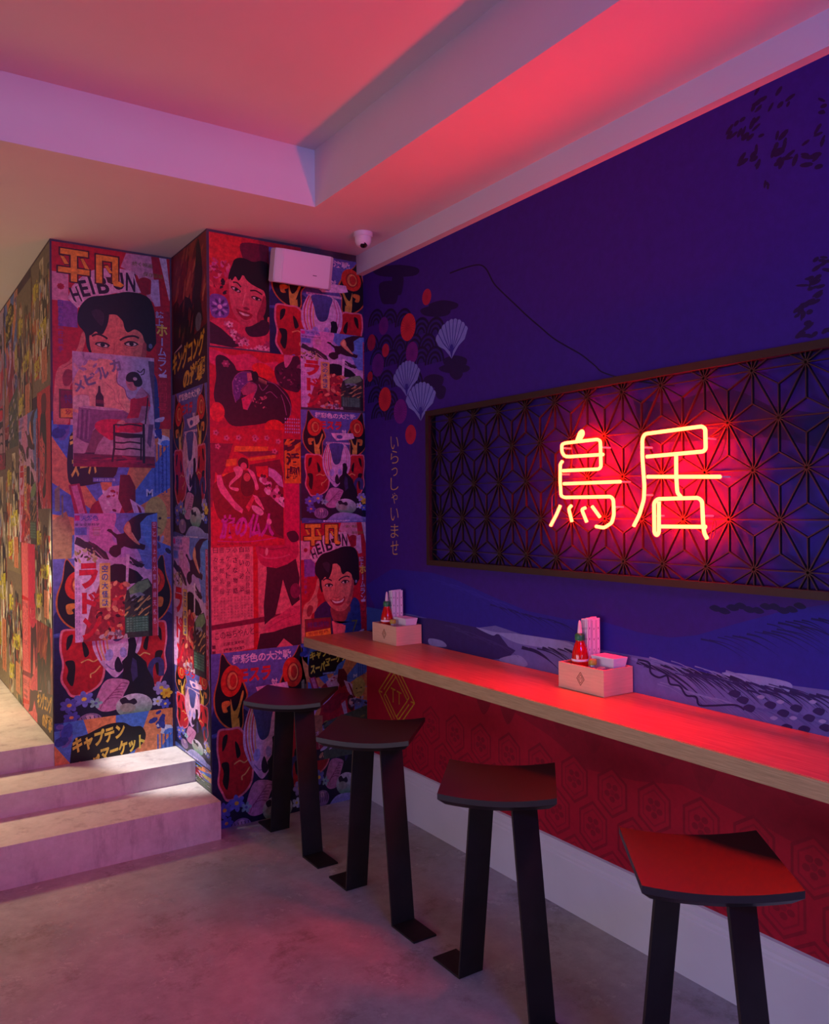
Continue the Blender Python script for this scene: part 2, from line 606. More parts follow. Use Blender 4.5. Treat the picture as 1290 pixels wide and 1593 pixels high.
wave_lines(700, 300, 980, 340, 14, '#231c58', 5.0, 0.6, 170)
wave_lines(740, 285, 1000, 335, 9, '#8188cc', 2.5, 0.6, 150)
wave_lines(1040, 380, 1280, 400, 10, '#2b2466', 4.5, 0.5, 110)
wave_lines(250, 120, 440, 170, 9, '#1e1a70', 2.5, 0.5, 80)
wave_lines(900, 230, 1200, 190, 14, '#1d1a66', 3.0, 0.4, 150)
wave_lines(1100, 180, 1290, 160, 8, '#17135a', 3.0, 0.4, 110)
wave_lines(330, 225, 500, 250, 12, '#8f9ad8', 1.6, 0.45, 130)
wave_lines(480, 250, 760, 300, 16, '#7f86cc', 1.8, 0.4, 120)
wave_lines(820, 330, 1180, 380, 26, '#2f2870', 3.0, 0.55, 130)
wave_lines(760, 360, 1000, 430, 18, '#8188cc', 1.8, 0.55, 120)
wave_lines(1000, 430, 1250, 470, 18, '#5a5aa8', 3.0, 0.5, 90)
wave_lines(60, 40, 260, 110, 12, '#332ea8', 2.2, 0.5, 110)
wave_lines(100, 185, 260, 240, 12, '#40387e', 2.0, 0.5, 70)
for k in range(11):
    x, y = 920+k*26, 130+8*math.sin(k*1.7)
    mu.blob(zz(Z6, [(x, y), (x+14, y-9), (x+30, y-4), (x+40, y+8), (x+20, y+12)]), '#191250')
mu.stroke(zz(Z6, [(700, 290), (735, 300), (740, 330), (765, 345), (790, 340), (800, 365), (830, 372), (850, 400), (880, 405), (890, 430), (930, 432), (1000, 430), (1030, 445)]), 3, '#231c58', sm=True)
for q in [(1000, 395), (1025, 415), (1045, 440), (1110, 430), (1150, 455), (1190, 440), (1230, 470), (1260, 450), (1280, 500), (1160, 500), (1215, 505)]:
    mu.blob(zz(Z6, [(q[0]-20, q[1]), (q[0]-4, q[1]-12), (q[0]+18, q[1]-3), (q[0]+6, q[1]+13)]), '#2b2466')
for q in [(1080, 405), (1140, 420), (1180, 470), (1240, 420), (1270, 480), (1120, 470)]:
    mu.blob(zz(Z6, [(q[0]-12, q[1]), (q[0], q[1]-6), (q[0]+13, q[1]), (q[0]+2, q[1]+7)]), '#9498d2')
mu.poly([(571, 944), (596, 949), (590, 975), (571, 982)], '#2c50b0')
# mountain outline and a darker flank seen through the lattice
mu.stroke([(700, 425), (722, 417), (745, 412), (757, 419), (768, 440), (781, 454), (800, 472), (820, 491), (842, 510), (861, 526), (884, 540), (905, 552), (925, 568), (940, 580), (985, 592), (1050, 600)], 2.3, '#190a36', sm=True)
mu.poly([(985, 560+60), (1040, 628), (1090, 612), (1125, 602), (1160, 612), (1195, 630), (1250, 640), (1295, 645), (1295, 700), (1200, 680), (1000, 690)], '#221560')
mu.poly([(1150, 760), (1220, 745), (1300, 740), (1300, 870), (1180, 860)], '#37289a')
# dark clouds and wave scallops behind the flowers
for x0, y0, x1, y1 in ((583, 415, 650, 428), (610, 430, 628, 456), (655, 478, 700, 490), (668, 470, 712, 480), (690, 556, 726, 570), (684, 568, 730, 578), (700, 578, 720, 588), (660, 585, 690, 600), (590, 440, 620, 470), (655, 592, 672, 606), (676, 602, 694, 618)):
    mu.blob([(x0, y0+3), ((x0+x1)/2, y0-3), (x1, y0+2), (x1-3, y1), ((x0+x1)/2, y1+3), (x0+4, y1)], '#22104e')
def metric(x, y):
    """photo point -> (y, z) on the wall for shapes drawn in metres"""
    p = px(x, y, 0, 0.0)
    return -p.y, -p.z
def in_m(fn):
    m_ = mu.map
    mu.map = lambda a, b: (a, b)
    fn()
    mu.map = m_
def scallop(x, y, r):
    cx, cy = metric(x, y)
    def f():
        for i, k in enumerate((1.0, 0.84, 0.70, 0.55, 0.42, 0.28)):
            mu.poly([(cx+r*k*math.cos(a), cy+r*k*math.sin(a)) for a in (PI+PI*j/18 for j in range(19))], '#1a0c40' if i % 2 == 0 else '#2e1f78')
    in_m(f)
for x, y in ((585, 505), (606, 505), (628, 505), (655, 520), (677, 520), (578, 545), (600, 545), (622, 545), (644, 545), (665, 545), (588, 565), (610, 568), (632, 568), (655, 565), (676, 565), (580, 600), (601, 600), (622, 600), (644, 600), (585, 625), (607, 632), (656, 620), (590, 650), (612, 652)):
    scallop(x, y, 0.085)
def mum(x, y, r, c1, c2, n=24):
    cx, cy = metric(x, y)
    def f():
        mu.ell(cx, cy, r, r, c1, n=36)
        for k in range(n):
            a = 2*PI*k/n
            mu.stroke([(cx+r*.16*math.cos(a), cy+r*.16*math.sin(a)), (cx+r*.98*math.cos(a), cy+r*.98*math.sin(a))], r*0.035, c2)
        mu.ell(cx, cy, r*.14, r*.14, c2, n=14)
        mu.ell(cx, cy, r*.07, r*.07, c1, n=10)
    in_m(f)
for x, y, r, a, b_ in ((588, 568, .062, '#6a1f8c', '#4a1478'), (597, 507, .048, '#6a1f8c', '#4a1478'), (641, 549, .056, '#7a1f8c', '#561478'),
                      (623, 640, .064, '#7a2090', '#561478'), (578, 533, .045, '#a82048', '#8a1440'), (576, 586, .028, '#b82038', '#8a1440'),
                      (600, 545, .036, '#c22a4c', '#a01838'), (664, 462, .040, '#c4284a', '#a01838'), (635, 509, .070, '#d8303c', '#a8183a'),
                      (599, 621, .064, '#d8303c', '#a8183a'), (639, 676, .050, '#c8284a', '#a01838')):
    mum(x, y, r, a, b_)
def fan(x, yt, yb):
    c = metric(x, yb)
    t = metric(x, yt)
    cx, cy = c
    r = cy-t[1]
    def f():
        pts = []
        N = 9
        half = math.radians(53)
        for k in range(N):
            a0, a1 = -half+2*half*k/N, -half+2*half*(k+1)/N
            for j in range(4):
                a = a0+(a1-a0)*j/4
                rr = r*(0.965+0.035*math.sin(PI*j/4))
                pts.append((cx+rr*math.sin(a)*0.9, cy-rr*math.cos(a)))
        pts += [(cx+r*.80*math.sin(half)*.86, cy-r*.66*math.cos(half)), (cx+r*.30, cy-r*.28), (cx+r*.1, cy-r*.1), (cx, cy), (cx-r*.1, cy-r*.1), (cx-r*.30, cy-r*.28),
                (cx-r*.80*math.sin(half)*.86, cy-r*.66*math.cos(half))]
        mu.poly(pts, '#7f88d8')
        mu.poly([(cx, cy), (cx+r*.07, cy-r*.2), (cx+r*.05, cy-r*.36), (cx-r*.05, cy-r*.36), (cx-r*.07, cy-r*.2)], '#33299a')
        for k in range(1, N):
            a = -half+2*half*k/N
            mu.stroke([(cx+r*.16*math.sin(a*.6), cy-r*.2), (cx+r*.6*math.sin(a)*.9, cy-r*.6*math.cos(a)), (cx+r*.965*math.sin(a)*.9, cy-r*.965*math.cos(a))], r*.028, '#33299a')
    in_m(f)
fan(703, 496, 558)
fan(633, 561, 617)
fan(655, 594, 655)
# vertical greeting in gold
for i, ch in enumerate('いらっしゃいませ'):
    yy = (689, 711, 734, 753, 775, 800, 826, 852)[i]
    x = 614
    h = (20, 20, 13, 19, 17, 20, 21, 22)[i]
    mu.text(ch, x, yy, 12 if ch not in 'っゃ' else 9, h, '#d8b050', bold=-0.012)
# gold diamond logo under the counter
c0 = metric(616.5, 1084)
def logo():
    G = '#d09a28'
    cx, cy = c0
    def chev(a, b, w, inner):
        pass
    R, Hh = 0.178, 0.172
    def P(k, s): return [(cx, cy-Hh*s), (cx+R*s, cy), (cx, cy+Hh*s), (cx-R*s, cy)][k % 4]
    w = 0.0075
    for s in (1.0, 0.80, 0.62):
        for k in range(4):
            a, b = Vector(P(k, s)), Vector(P(k+1, s))
            if s == 0.80:
                m0, m1 = (0.12, 0.88)
                a, b = a+(b-a)*m0, a+(b-a)*m1
            mu.stroke([a, b], w, G)
    for k in range(4):
        mu.stroke([P(k, 1.0), P(k, 0.80)], w, G)
        a, b = Vector(P(k, 0.8)), Vector(P(k+1, 0.8))
        q = a+(b-a)*0.88
        a, b = Vector(P(k, .62)), Vector(P(k+1, .62))
        mu.stroke([q, a+(b-a)*0.98], w, G)
    for dx in (-0.030, 0.030):
        mu.stroke([(cx+dx-0.022, cy-0.035+dx*.12), (cx+dx+0.022, cy-0.030+dx*.12)], w, G)
        mu.stroke([(cx+dx, cy-0.033), (cx+dx, cy+0.035)], w, G)
    # red hexagon pattern and the darker band above it
in_m(lambda: None)
def lower():
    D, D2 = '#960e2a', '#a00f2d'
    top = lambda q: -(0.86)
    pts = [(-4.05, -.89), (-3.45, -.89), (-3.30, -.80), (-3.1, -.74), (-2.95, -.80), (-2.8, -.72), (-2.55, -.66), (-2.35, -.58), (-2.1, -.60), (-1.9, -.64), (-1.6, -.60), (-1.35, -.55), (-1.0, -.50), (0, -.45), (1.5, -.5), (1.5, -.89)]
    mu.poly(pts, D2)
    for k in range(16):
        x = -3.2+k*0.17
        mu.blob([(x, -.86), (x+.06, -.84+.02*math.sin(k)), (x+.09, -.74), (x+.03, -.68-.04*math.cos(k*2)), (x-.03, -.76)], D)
    for row in range(3):
        for k in range(26):
            y = -3.82+k*0.2+(0.1 if row % 2 else 0)
            z = -(0.525-row*0.158)
            if row == 0 and k < 2: continue
            for s, c in ((1.0, D), (0.87, '#b81030'), (0.70, D2), (0.62, '#b81030')):
                mu.poly([(y+.098*s*math.sin(PI/3*j)*.88, z+.098*s*math.cos(PI/3*j)) for j in range(6)], c)
            for j in range(5):
                a = 2*PI*j/5
                mu.ell(y+.026*math.sin(a), z+.026*math.cos(a), .014, .012, D, n=8, bump=(j == 0))
            mu.ell(y, z, .012, .012, D2, n=8)
in_m(lower)
in_m(logo)
# leafy branches
def leaves(x0, y0, x1, y1, n, s, seed, rot):
    r = random.Random(seed)
    for k in range(n):
        x, y = r.uniform(x0, x1), r.uniform(y0, y1)
        L, w, a = s*r.uniform(.6, 1.4), s*.38*r.uniform(.7, 1.2), rot+r.uniform(-.5, .5)
        mu.ell(x, y, L, w, '#280f44', a, 8)
for box_ in ((1134, 185, 1185, 215, 9, 8, 1, -.7), (1150, 205, 1180, 258, 10, 9, 2, -1.0), (1175, 140, 1230, 165, 8, 8, 3, -.8), (1200, 205, 1240, 258, 12, 9, 4, -.9),
             (1222, 240, 1275, 262, 10, 9, 5, -.4), (1240, 190, 1290, 230, 7, 7, 6, -.7), (1170, 165, 1200, 200, 5, 7, 7, -.7), (1275, 155, 1290, 175, 4, 8, 8, 0), (1190, 283, 1200, 292, 3, 6, 9, 1.5),
             (1240, 425, 1275, 445, 8, 8, 10, -.4), (1258, 440, 1290, 470, 9, 8, 11, -.6), (1236, 470, 1262, 500, 9, 9, 12, -.9), (1262, 400, 1295, 425, 7, 8, 13, -.3), (1240, 500, 1290, 530, 9, 9, 14, -.3)):
    leaves(*box_)
back = MB().box((0.0001, YF, 0), (0.2, Y2, ZC))
wr = mu.mesh('wall_right', M['mural'], (back, '#3c1c88'))
tag(wr, kind='structure')
# ------------------------------------------------------------------ poster designs (drawing frames in their own units)
def d_magazine(a):
    """magazine cover: smiling woman, yellow title, white arch with letters"""
    a.rect(0, 0, 1000, 1600, '#c01226')
    a.poly([(560, 70), (760, 66), (800, 480), (720, 420), (640, 240), (520, 190)], '#d68aa0')
    a.poly([(745, 66), (800, 64), (830, 500), (790, 520)], '#b01030')
    a.poly([(805, 64), (860, 62), (890, 380), (880, 420)], '#d9b4c4')
    a.ell(700, 320, 66, 72, '#a01028')
    a.poly([(745, 260), (800, 250), (812, 470), (770, 480), (740, 400)], '#c9a4c4')
    a.rect(45, 300, 155, 525, '#d68aa0')
    a.flower(103, 412, 26, '#b01030', '#b01030', 8)
    a.rect(85, 520, 215, 725, '#8a4a9a')
    a.vtext('日本の流行歌手', 100, 545, 60, 36, 46, '#5a3a9a', 0.0)
    a.text('続く映画', 680, 145, 150, 36, '#7a6a2a', 0.01)
    a.text('保存版誌', 760, 222, 150, 36, '#7a6a2a', 0.01)
    # arch with the Roman title
    a.poly([(150, 500), (180, 400), (240, 320), (320, 250), (420, 215), (520, 205), (600, 210), (668, 380), (600, 390), (480, 410), (380, 450), (290, 480), (215, 570)], '#e0a9bd')
    for ch, x, y, r, w, h in (('H', 205, 462, -.35, 62, 120), ('E', 262, 405, -.30, 60, 130), ('I', 312, 370, -.26, 20, 150), ('B', 390, 358, -.22, 84, 140), ('U', 500, 310, -.12, 84, 140), ('N', 592, 305, .02, 70, 150)):
        a.text(ch, x, y, w, h, '#2a0a2c', 0.03, r)
    for q in ([(155, 480), (235, 560)], [(215, 400), (255, 510)], [(305, 270), (345, 430)], [(455, 215), (465, 400)], [(610, 215), (650, 385)]):
        a.stroke(q, 9, '#e8b8c8')
    Yc, E_ = '#f09a2c', '#4a0c20'
    for col, g in ((E_, 11), (Yc, 0)):
        for x0, y0, x1, y1 in ((102, 110, 290, 153), (86, 256, 300, 298), (172, 112, 214, 362), (346, 118, 388, 345), (346, 118, 502, 160), (460, 120, 502, 330)):
            a.rect(x0-g, y0-g, x1+g, y1+g, col)
        for p in ([(100, 168), (128, 172), (160, 228), (130, 232)], [(300, 250), (268, 246), (238, 172), (258, 168)], [(405, 200), (428, 194), (462, 250), (440, 256)], [(460, 318), (512, 312), (545, 338), (520, 358), (470, 352)]):
            cx, cy = sum(q[0] for q in p)/4, sum(q[1] for q in p)/4
            a.poly([(q[0]+(q[0]-cx)/40*g, q[1]+(q[1]-cy)/40*g) for q in p], col)
    # jacket and shirt
    a.blob([(200, 1190), (260, 1080), (360, 1030), (430, 1130), (440, 1300), (440, 1520), (380, 1560), (240, 1560)], '#3a1a4e')
    a.blob([(560, 1240), (640, 1120), (700, 1010), (770, 1060), (790, 1200), (800, 1480), (700, 1560), (560, 1520)], '#253a7c')
    a.poly([(420, 1270), (600, 1270), (590, 1380), (550, 1560), (450, 1560)], '#ee6a6c')
    a.blob([(415, 1090), (640, 1090), (640, 1220), (590, 1290), (520, 1310), (440, 1270)], '#a03c3c')
    a.poly([(440, 1270), (520, 1310), (600, 1270), (640, 1160), (660, 1300), (600, 1340)], '#2b3f80')
    # raised hand and arm
    a.blob([(50, 1500), (55, 1200), (80, 1060), (140, 1010), (165, 980), (215, 880), (245, 760), (272, 770), (262, 850), (235, 960), (250, 1020), (220, 1130), (160, 1200), (150, 1480)], '#e07a66', k=4)
    a.blob([(110, 1120), (140, 1060), (190, 1090), (160, 1180), (120, 1190)], '#9c2c34')
    a.stroke([(225, 960), (170, 1010), (120, 1050)], 6, '#b04a48')
    # hair, face
    a.blob([(215, 620), (240, 540), (300, 470), (400, 440), (480, 415), (560, 388), (660, 388), (730, 420), (762, 500), (770, 560), (785, 650), (790, 750), (760, 820), (730, 860), (700, 850), (640, 800), (320, 900), (300, 920), (275, 860), (262, 760), (220, 700)], '#150a18', k=4)
    a.blob([(300, 760), (300, 860), (330, 980), (360, 1040), (420, 1110), (490, 1155), (560, 1160), (620, 1120), (670, 1030), (695, 930), (705, 820), (690, 720), (600, 640), (500, 590), (420, 600), (360, 680)], '#e8806a', '#d86a5c', k=4)
    a.blob([(640, 1080), (690, 940), (705, 800), (680, 800), (660, 930), (610, 1060)], '#b04a48')
    a.blob([(285, 600), (420, 560), (430, 640), (400, 735), (370, 765), (340, 740), (310, 770), (290, 760)], '#150a18')
    a.blob([(480, 560), (640, 560), (720, 640), (720, 800), (690, 780), (670, 720), (620, 690), (570, 720), (545, 690), (530, 630)], '#150a18')
    a.blob([(310, 590), (360, 560), (400, 600), (380, 690)], '#3a2434')
    a.stroke([(312, 780), (350, 760), (395, 772), (422, 790)], 15, '#2a1018', sm=True)
    a.stroke([(510, 792), (550, 762), (610, 745), (650, 758)], 16, '#2a1018', sm=True)
    for cx, cy, r in ((385, 842, .12), (592, 812, -.10)):
        a.ell(cx, cy, 50, 21, '#3a1420', r)
        a.ell(cx, cy+3, 38, 13, '#e8c8b4', r)
        a.ell(cx+2, cy, 17, 16, '#120810')
        a.stroke([(cx-52, cy+4), (cx-20, cy-18), (cx+22, cy-18), (cx+54, cy+2)], 8, '#1e0c14', sm=True)
        a.stroke([(cx-40, cy+30), (cx, cy+36), (cx+38, cy+28)], 4, '#b04a48', sm=True)
    a.stroke([(470, 820), (466, 900), (452, 960)], 7, '#c45a50', sm=True)
    a.stroke([(440, 985), (470, 1000), (505, 992), (530, 975)], 9, '#b0403c', sm=True)
    a.blob([(400, 1010), (460, 1030), (530, 1025), (590, 990), (580, 1050), (530, 1090), (460, 1085), (420, 1050)], '#b01c34')
    a.blob([(420, 1022), (470, 1040), (530, 1036), (575, 1008), (560, 1044), (520, 1060), (460, 1058)], '#f4dccc')
    a.stroke([(380, 985), (388, 1010), (396, 1030)], 5, '#b04a48', sm=True)
    a.stroke([(600, 965), (612, 990), (608, 1015)], 5, '#b04a48', sm=True)
    a.ell(735, 815, 14, 20, '#6a7a9a')
    # vertical headline and labels
    a.poly([(770, 520), (880, 510), (880, 1420), (800, 1430)], '#a80f2c')
    a.vtext('誌上', 805, 545, 62, 60, 58, '#a9a4d0', 0.02)
    a.text('ホ', 822, 672, 84, 100, '#e0c04a', 0.03)
    a.vtext('ームラン', 822, 770, 84, 62, 74, '#a9a4d0', 0.02)
    a.rect(800, 1040, 855, 1068, '#c9b4d4')
    a.vtext('増刊号', 822, 1140, 92, 66, 78, '#c8203a', 0.02)
    a.blob([(745, 1440), (790, 1410), (835, 1400), (815, 1440)], '#c9b8d8')
    a.rect(85, 1220, 410, 1450, '#6a3a1c')
    a.rect(95, 1230, 400, 1370, '#8a1030')
    a.text('特集読物', 248, 1295, 260, 70, '#5a2a6a', 0.01)
    a.poly([(95, 1375), (400, 1350), (405, 1420), (95, 1445)], '#f09a2c')
    a.text('別冊付録', 250, 1392, 250, 40, '#b01020', 0.02, -.05)
    a.text('7', 712, 1350, 78, 140, '#6a6a30', 0.0)
    for x in (180, 275):
        a.rect(x-20, 1455, x+20, 1500, '#e0b0c0')

def d_moth(a, title=True):
    """blue poster with striped tulip, red petals, egg and flowers"""
    a.rect(0, 0, 1000, 1600, '#6a62b0', '#161238')
    a.blob([(40, 560), (300, 480), (520, 620), (800, 560), (960, 640), (960, 1560), (40, 1560)], '#2a2460', '#0e0c24')
    a.scatter(60, 540, 940, 700, 10, 60, 14, ['#4a52a0', '#3a3f8a'], 0.1, 3)
    a.text('極彩色の大決戦', 510, 118, 540, 72, '#f2c4dc', 0.035)
    # upper dark petals with ringed spots
    for sx in (0, 1):
        def f(x, y): return (x, y) if not sx else (1000-x*0.93+10, y-10)
        def q(p): return [f(*t) for t in p]
        a.blob(q([(150, 60), (120, 230), (80, 360), (85, 480), (140, 580), (230, 640), (330, 640), (340, 470), (380, 380), (300, 220), (210, 130)]), '#c8602c')
        a.blob(q([(152, 72), (128, 230), (92, 365), (97, 478), (148, 570), (232, 628), (322, 628), (330, 470), (366, 385), (292, 226), (208, 140)]), '#140a16')
        c = f(235, 275)
        a.ell(c[0], c[1], 92, 118, '#d8301c', .2 if not sx else -.2)
        a.ell(c[0]+6, c[1], 58, 78, '#a01c1c')
        a.ell(c[0]+8, c[1], 46, 66, '#e88a4a')
        a.ell(c[0]+14, c[1], 30, 50, '#c8281c')
        a.blob(q([(150, 430), (210, 420), (220, 450), (190, 470), (200, 500), (160, 500)]), '#d87a30')
        a.blob(q([(225, 410), (250, 500), (290, 470), (330, 360), (340, 390), (300, 520), (300, 640), (240, 640)]), '#d8a040')
        a.stroke(q([(290, 560), (330, 440), (355, 390)]), 9, '#140a16', sm=True)
    if title:
        a.text('モスラ', 440, 245, 300, 110, '#d81c28', 0.05, 0, 0.1)
        a.text('対', 620, 325, 60, 60, '#f2c4dc', 0.03)
        a.poly([(450, 345), (740, 335), (760, 400), (700, 420), (520, 440), (470, 390)], '#f0b8d8')
        a.ell(560, 390, 40, 26, '#5a52a0')
        a.rect(380, 462, 700, 486, '#e8b0d0')
        a.text('総天然色シネスコープ', 540, 474, 300, 16, '#4a3a7a', 0.01)
    # lower red petals
    for sx in (0, 1):
        def f(x, y): return (x, y) if not sx else (1000-x*0.90-10, y-10)
        def q(p): return [f(*t) for t in p]
        a.blob(q([(105, 660), (130, 622), (220, 625), (320, 640), (400, 820), (425, 960), (400, 1080), (310, 1150), (190, 1170), (140, 1100), (105, 1020), (118, 900), (100, 780)]), '#e0708a')
        a.blob(q([(120, 665), (142, 636), (220, 640), (310, 655), (388, 825), (410, 960), (386, 1070), (305, 1136), (195, 1152), (154, 1092), (120, 1015), (132, 900), (115, 780)]), '#cc1c24', '#a81422')
        a.blob(q([(155, 690), (195, 670), (185, 740), (150, 790)]), '#140a10')
        a.blob(q([(262, 730), (290, 760), (310, 830), (280, 860), (265, 800)]), '#140a10')
        a.blob(q([(140, 880), (200, 880), (210, 960), (190, 1080), (150, 1020), (160, 950)]), '#140a10')
        a.stroke(q([(250, 900), (300, 880), (340, 900), (380, 880)]), 10, '#e0a060', sm=True)
        a.stroke(q([(320, 1030), (320, 1000), (350, 985), (390, 940)]), 10, '#e0a060', sm=True)
    # striped tulip
    a.blob([(340, 640), (395, 495), (440, 488), (620, 488), (680, 560), (705, 680), (690, 820), (640, 900), (560, 1000), (500, 1050), (440, 990), (380, 900), (335, 780)], '#e8b4d4', '#c89ad0', k=4)
    for k in range(4):
        d = k*26
        a.stroke([(405+d*.75, 495), (365+d, 620), (362+d, 760), (400+d*.8, 900)], 11, '#d0304a' if k % 2 == 0 else '#e8a070', sm=True)
    a.stroke([(650, 520), (680, 660), (660, 800), (600, 900)], 9, '#d070a0', sm=True)
    a.stroke([(625, 520), (655, 660), (635, 800)], 9, '#d8609a', sm=True)
    a.blob([(430, 485), (606, 485), (590, 600), (565, 720), (510, 755), (470, 715), (445, 600)], '#54529a', '#3a3c72', k=4)
    a.ell(455, 860, 30, 48, '#a090d4', .1)
    a.ell(560, 850, 26, 44, '#a090d4', -.1)
    a.stroke([(430, 930), (480, 980), (530, 960)], 8, '#7a5aa0', sm=True)
    # dark rock pinnacle with an arch
    a.stroke([(770, 1150), (765, 1010), (800, 945), (850, 960), (850, 1080)], 44, '#3a3470', sm=True)
    a.poly([(545, 1110), (560, 980), (548, 925), (590, 880), (600, 790), (595, 745), (620, 730), (650, 738), (662, 800), (650, 860), (690, 900), (735, 950), (745, 1010), (790, 1100), (810, 1260), (700, 1220), (560, 1190)], '#120c20')
    a.poly([(630, 900), (660, 930), (668, 1060), (630, 1100), (615, 1000)], '#3a3060')
    a.blob([(495, 930), (520, 880), (545, 930), (560, 980), (530, 1010), (500, 990)], '#1a1030')
    # pink ribbed shell, egg, round stone
    a.blob([(350, 1240), (390, 1120), (440, 1060), (520, 1060), (600, 1090), (590, 1140), (560, 1200), (520, 1300), (440, 1320), (380, 1300)], '#c07aa8', k=4)
    for k in range(6):
        a.stroke([(385+k*28, 1290-k*34), (420+k*26, 1230-k*26), (480+k*22, 1210-k*20), (540+k*8, 1225-k*24)], 6, '#8a3a70', sm=True)
    a.ell(640, 1300, 140, 100, '#d8c4dc', .1, col2='#3a8a5a')
    a.blob([(530, 1240), (570, 1220), (600, 1250), (640, 1240), (660, 1280), (600, 1300), (560, 1290)], '#241830')
    a.ell(590, 1310, 60, 36, '#9a9a90', .2)
    a.flower(165, 1230, 70, '#5a58b8', '#d8a040', 7, .8)
    a.flower(270, 1195, 76, '#6a6ac4', '#e0b040', 6, .8, .4)
    a.flower(180, 1330, 62, '#4a48a8', '#d88a50', 7, .8)
    a.flower(355, 1240, 50, '#8ab0b8', '#5a58a0', 5, .8)
    a.flower(850, 1180, 66, '#9a8ac8', '#e8c030', 6, .9)
    a.flower(890, 1230, 50, '#e0b830', '#c88a20', 6, .9)
    a.flower(820, 1290, 46, '#b8c4e4', '#e0c040', 5, .9)
    a.flower(880, 1320, 44, '#4a5ac4', '#e8d060', 6, .9)
    a.ell(310, 1385, 92, 72, '#8a6a9a')
    a.ell(310, 1350, 34, 26, '#c09ab4')
    for k in range(5):
        a.stroke([(250+k*30, 1420), (258+k*30, 1380), (250+k*30, 1340)], 7, '#4a2a50', sm=True)
    a.blob([(380, 1480), (480, 1400), (600, 1380), (760, 1400), (860, 1440), (940, 1450), (940, 1510), (380, 1510)], '#a8a0d0', '#6a70b8')
    a.blob([(60, 1450), (240, 1460), (400, 1490), (400, 1560), (60, 1560)], '#3a4a90')
    a.text('東宝総天然色作品特撮', 510, 1490, 360, 24, '#f0d8f0', 0.02)
    a.stroke([(150, 1488), (320, 1488)], 4, '#c0b0e0')
    a.stroke([(710, 1488), (870, 1488)], 4, '#c0b0e0')

